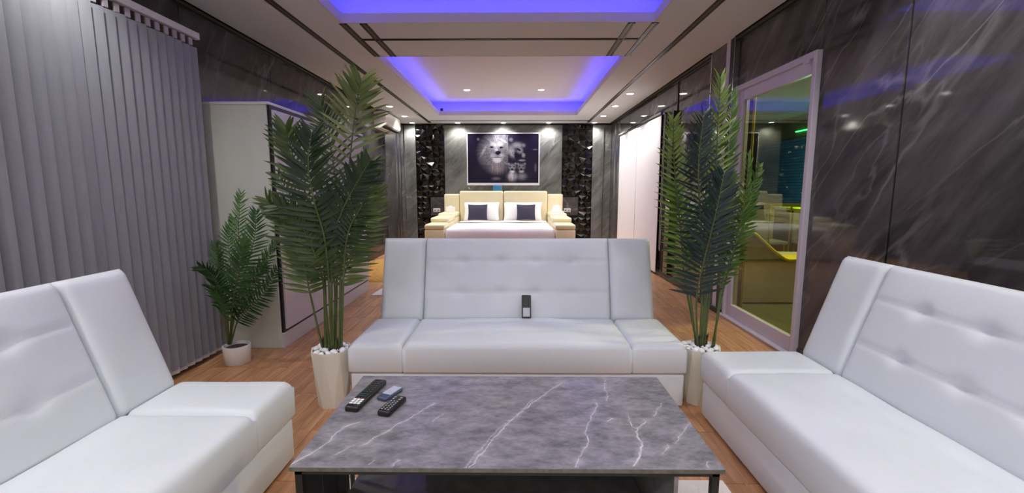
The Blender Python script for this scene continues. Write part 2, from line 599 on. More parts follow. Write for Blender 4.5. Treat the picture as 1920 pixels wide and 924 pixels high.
PALM_R = [
    (1, [(1.033, 2.48, 0.306), (0.983, 2.53, 0.715), (0.924, 2.56, 1.079), (0.883, 2.56, 1.377), (0.863, 2.54, 1.592)], 0.13, 0.1, 0),
    (1, [(1.051, 2.48, 0.306), (1.016, 2.42, 0.826), (0.967, 2.38, 1.117), (0.94, 2.36, 1.365), (0.955, 2.36, 1.592)], 0.15, 0.1, 10),
    (1, [(1.06, 2.48, 0.306), (1.077, 2.5, 0.963), (1.097, 2.51, 1.316), (1.089, 2.5, 1.572), (1.083, 2.48, 1.802)], 0.15, 0.15, 20),
    (1, [(1.039, 2.48, 0.306), (0.976, 2.38, 0.639), (0.984, 2.32, 0.87), (1.009, 2.28, 1.094), (1.039, 2.28, 1.294)], 0.16, 0.0, -5),
    (1, [(1.13, 2.48, 0.306), (1.151, 2.48, 0.664), (1.213, 2.48, 0.906), (1.241, 2.46, 1.142), (1.236, 2.44, 1.397)], 0.12, 0.1, 40),
    (1, [(1.075, 2.48, 0.306), (1.154, 2.58, 1.017), (1.203, 2.6, 1.319), (1.208, 2.6, 1.527), (1.197, 2.58, 1.741)], 0.13, 0.1, 50),
    (1, [(1.118, 2.48, 0.306), (1.215, 2.56, 0.709), (1.299, 2.58, 0.986), (1.335, 2.58, 1.169), (1.371, 2.58, 1.348)], 0.1, 0.2, 20),
    (0, [(1.039, 2.48, 0.306), (0.988, 2.58, 0.673), (0.963, 2.6, 0.89), (0.943, 2.62, 1.075), (0.893, 2.62, 1.229)], 0.12, 0.1, -20),
    (0, [(1.063, 2.48, 0.306), (1.107, 2.53, 0.777), (1.162, 2.56, 0.988), (1.198, 2.58, 1.139), (1.207, 2.58, 1.289)], 0.14, 0.1, 10),
]
PALM_S = [
    (1, [(-2.002, 3.0, 0.141), (-1.939, 3.0, 0.466), (-1.89, 3.0, 0.8), (-1.866, 3.0, 1.017), (-1.838, 3.0, 1.188)], 0.1, 0.2, 0),
    (1, [(-2.01, 3.0, 0.141), (-1.974, 2.95, 0.367), (-1.975, 2.9, 0.563), (-1.999, 2.86, 0.679), (-2.033, 2.82, 0.721)], 0.1, 0.0, -10),
    (1, [(-1.995, 3.0, 0.141), (-1.915, 2.97, 0.305), (-1.784, 2.92, 0.431), (-1.655, 2.88, 0.55), (-1.554, 2.86, 0.697)], 0.1, 0.0, 10),
    (1, [(-1.999, 3.0, 0.141), (-1.885, 2.95, 0.478), (-1.775, 2.92, 0.74), (-1.713, 2.91, 0.918), (-1.688, 2.9, 1.076)], 0.11, 0.2, 15),
    (1, [(-2.014, 3.0, 0.141), (-2.039, 3.03, 0.382), (-2.067, 3.05, 0.567), (-2.076, 3.06, 0.716), (-2.081, 3.06, 0.836)], 0.1, 0.1, 0),
    (1, [(-1.991, 3.0, 0.141), (-1.926, 3.04, 0.379), (-1.826, 3.06, 0.566), (-1.733, 3.06, 0.717), (-1.664, 3.06, 0.847)], 0.1, 0.1, -15),
    (1, [(-2.002, 3.0, 0.141), (-1.879, 2.88, 0.46), (-1.778, 2.8, 0.656), (-1.722, 2.76, 0.8), (-1.668, 2.74, 0.903)], 0.1, 0.1, 5),
    (0, [(-2.006, 3.0, 0.141), (-2.053, 3.1, 0.402), (-2.041, 3.14, 0.665), (-2.054, 3.16, 0.854), (-2.004, 3.16, 1.006)], 0.1, 0.1, 15),
    (0, [(-2.006, 3.0, 0.141), (-1.936, 2.9, 0.344), (-1.921, 2.84, 0.488), (-1.93, 2.8, 0.568), (-1.941, 2.76, 0.602)], 0.09, 0.0, -20),
    (0, [(-2.006, 3.0, 0.141), (-2.013, 3.1, 0.323), (-1.938, 3.14, 0.509), (-1.857, 3.16, 0.622), (-1.8, 3.16, 0.661)], 0.09, 0.0, -20),
]
VEINS = [
    ([(-0.632, 1.163), (-0.586, 1.247), (-0.573, 1.281), (-0.577, 1.311), (-0.555, 1.368), (-0.52, 1.402)], 0.0045),
    ([(-0.526, 1.217), (-0.489, 1.267)], 0.0025),
    ([(-0.465, 1.259), (-0.419, 1.331), (-0.37, 1.41), (-0.295, 1.535)], 0.003),
    ([(-0.13, 1.158), (-0.097, 1.224), (-0.07, 1.295), (-0.039, 1.373), (0.033, 1.499), (0.15, 1.662), (0.187, 1.716)], 0.0035),
    ([(-0.142, 1.158), (-0.09, 1.274), (-0.064, 1.356), (-0.013, 1.424), (0.064, 1.568)], 0.002),
    ([(0.293, 1.566), (0.288, 1.517), (0.226, 1.372), (0.213, 1.263), (0.186, 1.222), (0.164, 1.161)], 0.003),
    ([(0.426, 1.408), (0.392, 1.364), (0.379, 1.323), (0.38, 1.264), (0.349, 1.202), (0.328, 1.17)], 0.006),
    ([(0.582, 1.426), (0.572, 1.392), (0.511, 1.318), (0.488, 1.285)], 0.003),
    ([(0.459, 1.274), (0.427, 1.226)], 0.003),
    ([(0.529, 1.539), (0.468, 1.447)], 0.002),
    ([(0.361, 1.733), (0.331, 1.558)], 0.0018),
    ([(0.381, 1.446), (0.382, 1.38), (0.39, 1.357)], 0.002),
    ([(0.541, 1.191), (0.534, 1.164)], 0.003),
    ([(0.307, 1.41), (0.33, 1.435)], 0.003),
    ([(-0.417, 1.17), (-0.408, 1.19)], 0.002),
    ([(-0.346, 1.161), (-0.332, 1.191)], 0.002),
    ([(-0.274, 1.411), (-0.253, 1.458)], 0.002),
]
# ------------------------------------------------------------------ room shell
XL, XR, YB, YF, ZC, ZU = -2.48, 2.03, 9.77, -1.4, 2.58, 2.84

# floor: base slab + wood-look planks
floor = MB().box(XL - .1, XR + .1, YF - .1, YB + .1, -0.08, -0.004).build('floor', 'grout')
struct(floor, 'orange brown wood-look plank tile floor', 'floor')
PW, PL = 0.4 / 3, 0.4
plank_me = MB().rbox(-PW / 2 + .002, PW / 2 - .002, -PL / 2 + .002, PL / 2 - .002, -0.006, 0.0, .0012, 1).mesh('plank', 'wood_tile')
rest = MB()


def plank_seen(x, y):
    if -2.2 < x < -0.85 and 2.0 < y < 6.9 and not (x < -1.82 and 3.3 < y < 5.3):
        return True
    if 0.9 < x < 2.05 and 2.2 < y < 6.7:
        return True
    return (0.82 < x < 1.05 or -1.05 < x < -0.82) and 1.5 < y < 2.3


ix0 = int((XL + 1.84) / PW) - 1
x = -1.84 + ix0 * PW + PW / 2
while x < XR + PW:
    y = 2.135 - 0.4 * 9 + PL / 2
    while y < YB + PL:
        a0, a1, b0, b1 = max(x - PW / 2, XL), min(x + PW / 2, XR), max(y - PL / 2, YF), min(y + PL / 2, YB)
        if a1 - a0 > .01 and b1 - b0 > .01:
            full = (a1 - a0) > PW - .001 and (b1 - b0) > PL - .001
            if full and plank_seen(x, y):
                place('plank', plank_me, floor, Matrix.Translation((x, y, 0)))
            else:
                rest.box(a0 + .002, a1 - .002, b0 + .002, b1 - .002, -0.006, 0.0)
        y += PL
    x += PW
tag(rest.build('planks', 'wood_tile', floor), kind='stuff')


def panels(parent, axis, coord, spans, material, thick=0.012, name='marble_panel', gap=.003):
    for a0, a1, z0, z1 in spans:
        mb = MB()
        if axis == 'x':
            c0, c1 = min(coord, coord + thick), max(coord, coord + thick)
            mb.rbox(c0, c1, a0 + gap, a1 - gap, z0 + .001, z1 - .001, .002, 1)
        else:
            c0, c1 = min(coord, coord + thick), max(coord, coord + thick)
            mb.rbox(a0 + gap, a1 - gap, c0, c1, z0 + .001, z1 - .001, .002, 1)
        mb.build(name, material, parent)


# left wall
wl = MB().box(XL - .12, XL - .013, YF, YB, 0, ZC).build('wall_left', 'dark_void')
struct(wl, 'polished dark marble wall on the left behind wardrobe and blinds', 'wall')
ys = [YF, -.2, 1.02, 2.24, 3.46, 4.68, 5.9, 7.12, 8.34, YB]
panels(wl, 'x', XL - .012, [(ys[i], ys[i + 1], 0, ZC) for i in range(9)], 'marble_left')
# right wall with the glass door opening
D0, D1, DZ = 3.135, 4.262, 2.135
wr = MB().box(XR + .013, XR + .14, YF, D0, 0, ZC).box(XR + .013, XR + .14, D1, YB, 0, ZC).box(XR + .013, XR + .14, D0, D1, DZ, ZC).build('wall_right', 'dark_void')
struct(wr, 'glossy dark marble panel wall on the right around glass door', 'wall')
panels(wr, 'x', XR, [(YF, .015, 0, ZC), (.015, 1.235, 0, ZC), (1.235, 2.452, 0, ZC), (2.460, D0, 0, ZC), (D0, D1, DZ, ZC),
                     (D1, 4.78, 0, ZC), (4.78, 5.83, 0, ZC), (5.83, 7.05, 0, ZC), (7.05, 8.27, 0, ZC), (8.27, YB, 0, ZC)], 'marble_wall')
# back wall
wb = MB().box(XL, XR, YB + .013, YB + .14, 0, ZC).build('wall_back', 'dark_void')
struct(wb, 'grey marble back wall behind the bed with black relief panels', 'wall')
panels(wb, 'y', YB, [(XL, -2.152, 0, ZC), (-1.54, 0.98, 0, ZC), (1.622, XR, 0, ZC)], 'marble_back')
# front wall (unseen, behind the viewer), made pale to bounce fill light
wf = MB().box(XL, XR, YF - .14, YF, 0, ZC).build('wall_front', 'bounce_pale')
struct(wf, 'unseen wall behind the viewer facing the bed, made pale to bounce light', 'wall')

# black faceted relief tiles
for x0, x1, ins in ((-2.152, -1.54, (-1.847, -1.56)), (0.98, 1.622, (0.99, 1.331))):
    p = MB().box(x0, x1, YB, YB + .012, 0, ZC).build('relief_panel', 'black_tile', wb)
    ncol, nrow = 5, 22
    cw, ch = (x1 - x0) / ncol, ZC / nrow
    rs = random.Random(int(x0 * 1000))
    cor = {}
    for r in range(nrow + 1):
        for c in range(ncol + 1):
            ed = c in (0, ncol) or r in (0, nrow)
            jx, jz = (0, 0) if ed else (rs.uniform(-.3, .3) * cw, rs.uniform(-.22, .22) * ch)
            cor[c, r] = (x0 + c * cw + jx, YB - rs.uniform(.001, .022), r * ch + jz)
    for r in range(nrow):
        for c in range(ncol):
            cx_, cz_ = x0 + (c + .5) * cw, (r + .5) * ch
            if ins[0] < cx_ < ins[1] and 0.63 < cz_ < 1.03:
                continue
            q = [cor[c, r], cor[c + 1, r], cor[c + 1, r + 1], cor[c, r + 1]]
            ap = (cx_ + rs.uniform(-.28, .28) * cw, YB - rs.uniform(.03, .05), cz_ + rs.uniform(-.1, .34) * ch)
            k1, k2 = rs.uniform(.3, .7), rs.uniform(.3, .7)
            vs = q + [ap] + [(x, YB + .001, z) for x, _, z in q]
            fs = [(0, 1, 4), (1, 2, 4), (2, 3, 4), (3, 0, 4), (5, 6, 1, 0), (6, 7, 2, 1), (7, 8, 3, 2), (8, 5, 0, 3), (5, 8, 7, 6)]
            MB().add(vs, fs).build('relief_tile', 'black_tile', p)
    MB().rbox(ins[0], ins[1], YB - .05, YB, .64, 1.03, .003, 1).build('marble_inset', 'marble_wall', wb)

# vertical chrome / glass edge strips in the back corners
for n, (x0, x1, y0, y1) in enumerate(((1.855, 1.87, YB - .012, YB), (XR - .012, XR, YB - .35, YB - .335), (XR - .012, XR, YB - .7, YB - .69), (XL, XL + .012, YB - .1, YB - .09), (-2.40, -2.385, YB - .012, YB), (2.018, 2.03, 5.823, 5.835))):
    o = MB().box(x0, x1, y0, y1, 0, ZC - .04).build('trim_%d' % (n + 1), 'chrome' if n != 5 else 'black_edge')
    struct(o, ['thin vertical chrome strip on back wall right of black relief panel', 'vertical chrome strip on right wall closest to the back corner',
               'vertical chrome strip on right wall between back corner and white curtain', 'vertical chrome strip on left wall at back corner below air conditioner',
               'thin vertical chrome strip on back wall left of black relief panel', 'thin black vertical joint strip on right wall beside white curtain'][n], 'trim')

# ------------------------------------------------------------------ ceiling
CX0, CX1 = -1.46, 1.145
C1 = (0.2, 3.92)
C2 = (4.86, 8.66)
LED = .14
ce = MB()
ce.box(XL - .1, CX0, YF - .1, YB + .1, ZC, ZC + .02).box(CX1, XR + .1, YF - .1, YB + .1, ZC, ZC + .02)
ce.box(CX0, CX1, YF - .1, C1[0], ZC, ZC + .02).box(CX0, CX1, C1[1], C2[0], ZC, ZC + .02).box(CX0, CX1, C2[1], YB + .1, ZC, ZC + .02)
ceil = ce.build('ceiling', 'ceiling_paint')
struct(ceil, 'grey plaster ceiling with two recessed coves glowing blue', 'ceiling')
for (y0, y1) in (C1, C2):
    up = MB().box(CX0 - LED, CX1 + LED, y0 - LED, y1 + LED, ZU, ZU + .02)
    up.box(CX0 - LED - .02, CX0 - LED, y0 - LED, y1 + LED, ZC + .02, ZU).box(CX1 + LED, CX1 + LED + .02, y0 - LED, y1 + LED, ZC + .02, ZU)
    up.box(CX0 - LED, CX1 + LED, y0 - LED - .02, y0 - LED, ZC + .02, ZU).box(CX0 - LED, CX1 + LED, y1 + LED, y1 + LED + .02, ZC + .02, ZU)
    up.build('recess', 'upper_paint', ceil)
    zl0, zl1 = ZC - .0015, ZC + .075
    lip = MB().box(CX0, CX0 + .012, y0, y1, zl0, zl1).box(CX1 - .012, CX1, y0, y1, zl0, zl1)
    lip.box(CX0 + .012, CX1 - .012, y0, y0 + .012, zl0, zl1).box(CX0 + .012, CX1 - .012, y1 - .012, y1, zl0, zl1)
    lip.build('cove_lip', 'lip_paint', ceil)
    z0, z1 = ZC + .025, ZC + .033
    for (a, b, c, d) in ((CX0 - .07, CX0 - .055, y0, y1), (CX1 + .055, CX1 + .07, y0, y1), (CX0, CX1, y0 - .07, y0 - .055), (CX0, CX1, y1 + .055, y1 + .07)):
        MB().box(a, b, c, d, z0, z1).build('led_strip', 'led_blue', ceil)
# small LED controller in the far left corner of the far recess
MB().rbox(CX0 + .03, CX0 + .08, C2[1] + .012, C2[1] + .05, ZC + .03, ZC + .13, .004, 1).build('led_controller', 'black_metal', ceil)


def profile(n, x0, x1, y0, y1, label):
    """metal ceiling channel: grey web between two dark rails"""
    along_y = (y1 - y0) > (x1 - x0)
    z0 = ZC - .008
    o = MB().box(x0, x1, y0, y1, z0 + .003, ZC - .0005).build('trim_%d' % n, 'profile_grey')
    struct(o, label, 'trim')
    w = (x1 - x0 if along_y else y1 - y0) * .3
    for s in (0, 1):
        if along_y:
            a = x0 if s == 0 else x1 - w
            MB().box(a, a + w, y0, y1, z0, ZC - .0005).build('rail', 'profile_dark', o)
        else:
            a = y0 if s == 0 else y1 - w
            MB().box(x0, x1, a, a + w, z0, ZC - .0005).build('rail', 'profile_dark', o)


profile(7, -1.83, -1.775, YF, 9.60, 'long dark metal ceiling channel running over the wardrobe side')
profile(8, 1.46, 1.515, YF, 9.58, 'long dark metal ceiling channel running over the glass door side')
profile(9, -1.43, 1.11, 4.315, 4.345, 'thin dark cross channel between the two blue ceiling recesses')
profile(10, -1.475, -1.415, 3.925, 4.855, 'short ceiling channel between the recesses, leftmost of four')
profile(11, -1.305, -1.245, 3.925, 4.855, 'short ceiling channel between the recesses, second from left of four')
profile(12, 0.925, 0.985, 3.925, 4.855, 'short ceiling channel between the recesses, third from left of four')
profile(13, 1.12, 1.18, 3.925, 4.855, 'short ceiling channel between the recesses, rightmost of four')
profile(14, -1.775, 1.46, 9.31, 9.335, 'dark cross channel in the ceiling just before the bed wall')
for n, (x0, x1, y0, y1, lab) in enumerate(((XL, XL + .06, YF, YB, 'dark metal cornice along the top of left marble wall'), (XR - .06, XR, YF, 4.27, 'dark metal cornice above the white glass door'), (XR - .06, XR, 4.78, YB, 'dark metal cornice above the white curtain wall'), (XL, XR, YB - .05, YB, 'dark metal cornice along the top of the bed wall'))):
    vert = (y1 - y0) > (x1 - x0)
    o = MB().box(x0, x1, y0, y1, ZC - .012, ZC - .0005).build('trim_%d' % (15 + n), 'profile_grey')
    struct(o, lab, 'trim')
    t = .014
    if vert:
        inner = x1 if x0 == XL else x0
        s = -1 if x0 == XL else 1
        a, b = sorted((inner, inner + s * t))
        MB().box(a, b, y0, y1, ZC - .018, ZC - .0005).build('rail', 'profile_dark', o)
        wl_ = x0 if x0 == XL else x1
        a, b = sorted((wl_, wl_ - s * t))
        MB().box(a, b, y0, y1, ZC - .03, ZC - .0005).build('rail', 'profile_dark', o)
    else:
        MB().box(x0, x1, y0, y0 + t, ZC - .018, ZC - .0005).build('rail', 'profile_dark', o)
        MB().box(x0, x1, y1 - t, y1, ZC - .035, ZC - .0005).build('rail', 'profile_dark', o)

# pilaster beside the door
pil = MB().box(XR - .045, XR - .0005, 4.275, 4.76, .05, ZC - .001).build('trim_20', 'marble_wall')
struct(pil, 'narrow marble pilaster with chrome edges beside the glass door', 'pilaster')
MB().box(XR - .052, XR - .0005, 4.752, 4.772, 0.05, ZC - .001).build('chrome_edge', 'chrome', pil)
MB().box(XR - .055, XR - .01, 4.36, 4.43, 0.05, ZC - .001).build('chrome_edge', 'frame_white', pil)
MB().box(XR - .05, XR - .01, 4.272, 4.36, 0.05, ZC - .001).build('black_channel', 'black_edge', pil)
MB().box(XR - .056, XR - .01, 4.268, 4.276, 0.05, ZC - .001).build('chrome_edge', 'chrome', pil)
MB().rbox(XR - .065, XR - .0005, 4.30, 4.77, 0, .06, .004, 1).build('plinth', 'black_edge', pil)

# baseboards
o = MB().rbox(XR - .018, XR - .0005, 4.78, YB, 0, .085, .004, 1).build('baseboard_right', 'baseboard')
struct(o, 'dark purple brown baseboard on right wall behind the tall palm', 'baseboard')
MB().rbox(XR - .03, XR - .018, 4.78, 6.35, 0.04, .055, .002, 1).build('moulding', 'baseboard', o)
o = MB().rbox(XR - .018, XR - .0005, YF, 3.12, 0, .085, .004, 1).build('baseboard_near', 'baseboard')
struct(o, 'dark baseboard on right wall behind the right sofa', 'baseboard')
o = MB().rbox(XL + .0005, XL + .018, 5.35, YB, 0, .085, .004, 1).build('baseboard_left', 'baseboard')
struct(o, 'dark baseboard on left wall beyond the wardrobe', 'baseboard')
o = MB().rbox(XL, XR, YB - .06, YB - .042, 0, .085, .004, 1).build('baseboard_back', 'baseboard')
struct(o, 'dark baseboard along the bed wall', 'baseboard')

# ------------------------------------------------------------------ glass door
door = MB()
xf0, xf1 = XR - .035, XR + .09
door.rbox(xf0, xf1, D0, D0 + .035, 0, DZ, .003, 1).rbox(xf0, xf1, D1 - .035, D1, 0, DZ, .003, 1).rbox(xf0, xf1, D0 + .035, D1 - .035, DZ - .045, DZ, .003, 1)
dr = door.build('door_1', 'frame_white')
struct(dr, 'white framed sliding glass door with yellowish glass in right wall', 'door')
MB().rbox(XR - .055, XR + .09, D0, D1 + .03, 0.001, .022, .004, 1).build('threshold', 'sill_white', dr)
sash = MB()
a0, a1, zz0, zz1 = D0 + .034, D1 - .034, .021, DZ - .044
sx0, sx1 = XR - .012, XR + .03
sash.rbox(sx0, sx1, a0, a0 + .045, zz0, zz1, .004, 1).rbox(sx0, sx1, a1 - .085, a1, zz0, zz1, .004, 1)
sash.rbox(sx0, sx1, a0 + .045, a1 - .085, zz1 - .095, zz1, .004, 1).rbox(sx0, sx1, a0 + .045, a1 - .085, zz0, zz0 + .115, .004, 1)
sa = sash.build('sash', 'frame_white', dr)
MB().box(XR + .005, XR + .011, a0 + .03, a1 - .08, zz0 + .1, zz1 - .07).build('glass_pane', 'door_glass', sa)
MB().rbox(sx0 - .03, sx0 - .012, a1 - .055, a1 - .03, .85, 1.1, .005, 2).rbox(sx0 - .014, sx0, a1 - .05, a1 - .035, .88, .90, .001, 1).rbox(sx0 - .014, sx0, a1 - .05, a1 - .035, 1.05, 1.07, .001, 1).build('handle', 'gold_metal', sa)
MB().rbox(XR - .05, XR - .036, D0 + .06, D0 + .12, DZ - .07, DZ - .045, .003, 1).build('stopper', 'frame_white', dr)

# ------------------------------------------------------------------ terrace seen through the glass
tf = MB().box(XR + .14, 7.0, 1.5, 12.0, -0.1, -0.02).build('ground', 'terrace_floor')
struct(tf, 'dark green terrace floor outside the glass door', 'ground')
tw = MB().box(6.0, 6.12, 1.5, 12, 0, 3.0).build('wall_terrace', 'terrace_wall')
struct(tw, 'dim terrace wall far outside behind the glass door', 'wall')
tc2 = MB().box(XR + .14, 6.2, 1.5, 12, 2.75, 2.85).build('ceiling_terrace', 'terrace_ceiling')
struct(tc2, 'dim terrace ceiling seen through the top of the glass door', 'ceiling')
sh = thing('roller_shutter', 'dark teal horizontal slat shutter outside, behind the glass door', 'shutter', (5.995, 9.0, -.02))
slat = MB().rbox(-.03, .0, -2.4, 2.4, 0, .058, .008, 1).mesh('slat', 'shutter_teal')
for k in range(37):
    place('slat', slat, sh, Matrix.Translation((0, 0, k * .062)))
ne = MB().tube([(5.985, 6.8, 2.42), (5.985, 8.6, 2.42)], .018, 6).tube([(5.985, 9.3, 2.42), (5.985, 9.9, 2.42)], .012, 6).build('neon_tube', 'neon_green')
tag(ne, 'green neon tube glowing outside above the teal shutter', 'neon light')
gb = MB().lathe([(.05, 0), (.09, .04), (.11, .16), (.08, .28), (.03, .32)], 16).build('glow_lamp', 'glow_blue', None, True, (5.45, 8.15, .86))
tag(gb, 'blue glowing table lamp outside on the far terrace counter', 'lamp')
gl_ = bpy.data.lights.new('glow', 'POINT')
gl_.energy = 45
gl_.color = (.35, .75, 1.0)
gl_.shadow_soft_size = .1
glo = bpy.data.objects.new('glow_bulb', gl_)
COL.objects.link(glo)
glo.parent = gb
glo.location = (-.25, 0, .3)
ct = thing('terrace_counter', 'low counter with yellow edge outside under the blue lamp', 'counter', (5.5, 8.2, 0))
MB().rbox(-.3, .3, -1.2, 1.2, -.02, .8, .01, 1).build('body', 'terrace_wall', ct)
MB().rbox(-.33, .33, -1.25, 1.25, .8, .86, .01, 2).build('countertop', 'yellow_trim', ct)
# lounge chair just outside the door: curved side, yellow piping
ch = thing('lounge_chair', 'cream curved lounge chair with yellow edge right outside the glass door', 'chair', (2.3, 4.75, -.02))
pro = [(0.0, .02), (1.25, .02), (1.25, .46), (.62, .47), (.55, .50), (.45, .57), (.34, .66), (.24, .75), (.15, .80), (.06, .82), (0.0, .82)]
MB().prism(pro, 'y', 0.0, .78).build('shell', 'terrace_cream', ch, 30)
MB().tube([(0, -.005, .82), (.06, -.005, .82), (.15, -.005, .80), (.24, -.005, .75), (.34, -.005, .66), (.45, -.005, .57), (.55, -.005, .50), (.62, -.005, .47)], .018, 6).build('piping', 'yellow_trim', ch, True)
MB().rbox(.58, 1.26, -.02, .3, .46, .50, .012, 2).build('armrest', 'yellow_trim', ch)
MB().rbox(.1, 1.2, .05, .7, -.0, .02, .004, 1).build('base', 'dark_void', ch)
pt = MB().rbox(2.26, 2.33, 4.52, 4.60, -.02, 2.75, .005, 1).build('yellow_post', 'yellow_frame')
tag(pt, 'yellow post outside along the left edge of the glass door', 'post')
rl = thing('terrace_railing', 'gold terrace railing with thin posts beyond the lounge chair', 'railing', (3.4, 6.2, -.02))
MB().tube([(-.8, 0, 1.02), (1.6, 0, 1.02)], .014, 6).build('top_rail', 'gold_metal', rl, True)
post_me = MB().tube([(0, 0, 0), (0, 0, 1.01)], .012, 6).mesh('post', 'gold_metal', True)
for k in range(9):
    place('post', post_me, rl, Matrix.Translation((-.75 + k * .28, 0, 0)))


def terrace_chair(x, y, lab):
    t = thing('terrace_chair', lab, 'chair', (x, y, -.02), 0, 'terrace chairs')
    MB().rbox(-.22, .22, -.22, .22, .42, .47, .02, 2).build('seat', 'terrace_chair', t)
    MB().rbox(-.22, .22, .18, .22, .47, .92, .015, 2).build('backrest', 'terrace_chair', t)
    for sx in (-1, 1):
        for sy in (-1, 1):
            MB().tube([(sx * .19, sy * .19, 0), (sx * .18, sy * .18, .43)], .014, 6).build('leg', 'gold_metal', t)


terrace_chair(3.75, 6.75, 'grey terrace chair outside, left one behind the gold railing')
terrace_chair(4.30, 6.45, 'grey terrace chair outside, right one behind the gold railing')
tl = bpy.data.lights.new('terrace_fill_light', 'POINT')  # added lamp that brightens the terrace behind the glass
tl.energy = 160
tl.color = (1.0, .95, .8)
tl.shadow_soft_size = .12
tlo = bpy.data.objects.new('terrace_fill_bulb', tl)
tlp = thing('terrace_fill_lamp', 'round lamp added on the terrace ceiling to light the terrace', 'lamp', (3.3, 4.6, 2.68))
MB().lathe([(.09, .07), (.09, .0), (.07, -.005)], 20).build('lens', 'lamp_lens', tlp, True)
COL.objects.link(tlo)
tlo.parent = tlp
tlo.location = (0, 0, -.15)

# ------------------------------------------------------------------ downlights
def downlight(x, y, z, label, power, group, angle=130):
    t = thing('downlight', label, 'downlight', (x, y, z), 0, group)
    MB().lathe([(.066, 0), (.066, -.004), (.056, -.007), (.049, -.004), (.049, 0)], 24).build('ring', 'lamp_ring', t, True)
    MB().lathe([(.0005, -.006), (.04, -.006), (.048, -.0045), (.048, -.001)], 24).build('lens', 'lamp_lens', t, True)
    l = bpy.data.lights.new('spot', 'SPOT')
    l.energy = power
    l.color = LAMP_COLOR
    l.spot_size = math.radians(angle)
    l.spot_blend = 0.8
    l.shadow_soft_size = .035
    lo = bpy.data.objects.new('bulb', l)
    COL.objects.link(lo)
    lo.parent = t
    lo.location = (0, 0, -.03)
    return t


ords = ['nearest the sofa', 'second from the sofa', 'nearest the bed wall']
for i, y in enumerate((6.74, 7.72, 8.74)):
    downlight(1.647, y, ZC, 'round ceiling downlight over the white curtain side, %s' % ords[i], LAMP_POWER, 'soffit downlights')
    downlight(-2.12, y, ZC, 'round ceiling downlight over the left wall beyond the wardrobe, %s' % ords[i], LAMP_POWER, 'soffit downlights')
for x, lab in ((-2.18, 'round downlight close to bed wall, leftmost of five in the row'), (-1.226, 'round downlight close to bed wall, above left of the picture'),
               (-.274, 'round downlight close to bed wall, centred above the picture'), (.678, 'round downlight close to bed wall, above right of the picture'),
               (1.628, 'round downlight close to bed wall, rightmost of five in the row')):
    downlight(x, 9.62, ZC, lab, LAMP_POWER * .75, 'bed wall downlights', 150)
downlight(-.82, 7.7, ZU, 'left downlight inside the far blue ceiling recess', LAMP_POWER, 'recess downlights')
downlight(.41, 7.7, ZU, 'right downlight inside the far blue ceiling recess', LAMP_POWER, 'recess downlights')
# unseen lamps above the view: added in the near recess, assumed along near soffits
for i, y in enumerate((0.7, 1.9, 3.0)):
    w = ['first', 'second', 'third'][i]
    downlight(-.75, y, ZU, '%s unseen downlight from the viewer in near recess, left row' % w, LIVING_POWER, 'near recess downlights', 150)
    downlight(.45, y, ZU, '%s unseen downlight from the viewer in near recess, right row' % w, LIVING_POWER, 'near recess downlights', 150)
for i, y in enumerate((0.6, 2.1)):
    w = ['first', 'second'][i]
    downlight(-2.0, y, ZC, '%s downlight from the viewer above the vertical blinds' % w, LAMP_POWER * .7, 'near soffit downlights')
    downlight(1.66, y, ZC, '%s downlight from the viewer above the right sofa' % w, LAMP_POWER * .7, 'near soffit downlights')
for i, x in enumerate((-1.7, -.6, .5, 1.5)):  # unseen wall washers, added for soft frontal fill
    downlight(x, -1.0, ZC, 'added fill downlight washing the wall behind the viewer, %s' % ['closest to the blind', 'second from the blind', 'third from the blind', 'closest to the right wall'][i], FILL_WASH_POWER, 'added wall washer downlights', 160)
# ------------------------------------------------------------------ vertical blinds
vb = thing('vertical_blind', 'grey vertical blind with overlapping fabric vanes on the left', 'blind', (-2.2, 3.2, 0))
MB().rbox(-.022, .022, -2.75, 0.02, 2.235, 2.275, .004, 1).build('headrail', 'plastic_white', vb)
MB().rbox(-.02, .02, .018, .03, 2.232, 2.277, .004, 1).build('end_cap', 'plastic_white', vb)


def vane_mesh(bow):
    mb = MB()
    n = 6
    vs, fs = [], []
    for z in (0.0, 2.12):
        for side in (0, 1):
            for i in range(n + 1):
                u = i / n - .5
                vs.append((bow * (1 - 4 * u * u) + side * .0015, u * .089, z))
    m = n + 1
    for i in range(n):
        fs.append((i, i + 1, 2 * m + i + 1, 2 * m + i))
        fs.append((m + i + 1, m + i, 3 * m + i, 3 * m + i + 1))
    fs += [(0, 2 * m, 3 * m, m), (n, m + n, 3 * m + n, 2 * m + n)]
    for i in range(n):
        fs.append((i, m + i, m + i + 1, i + 1))
        fs.append((2 * m + i, 2 * m + i + 1, 3 * m + i + 1, 3 * m + i))
    mb.add(vs, fs)
    return mb.mesh('vane', 'vane', 60)


vane_a, vane_b = vane_mesh(.003), vane_mesh(.009)
clip_me = MB().rbox(-.008, .008, -.014, .014, 0, .05, .003, 1).mesh('clip', 'clip_grey')
weight_me = MB().rbox(-.0035, .0035, -.043, .043, 0, .04, .002, 1).mesh('weight', 'vane_weight')
for k in range(38):
    yk = -.045 - k * .0705
    far = k < 13
    ang = -math.radians(16 + random.uniform(-3, 3)) if far else -math.radians(30 + random.uniform(-4, 4))
    M = Matrix.Translation((0, yk, .055 + random.uniform(-.004, .004))) @ Matrix.Rotation(ang, 4, 'Z')
    place('vane', vane_a if far else vane_b, vb, M)
    place('clip', clip_me, vb, Matrix.Translation((0, yk, 2.178)) @ Matrix.Rotation(ang, 4, 'Z'))
    place('weight', weight_me, vb, Matrix.Translation((-.001, yk, .03)) @ Matrix.Rotation(ang, 4, 'Z'))
MB().tube([(.0, -2.7 + i * .0705, .035 + (.008 if i % 2 else -.006)) for i in range(39)], .002, 4).build('chain', 'plastic_white', vb)
o = MB().box(-2.33, -2.29, 3.21, 3.305, 0, 2.2).build('trim_21', 'black_edge')
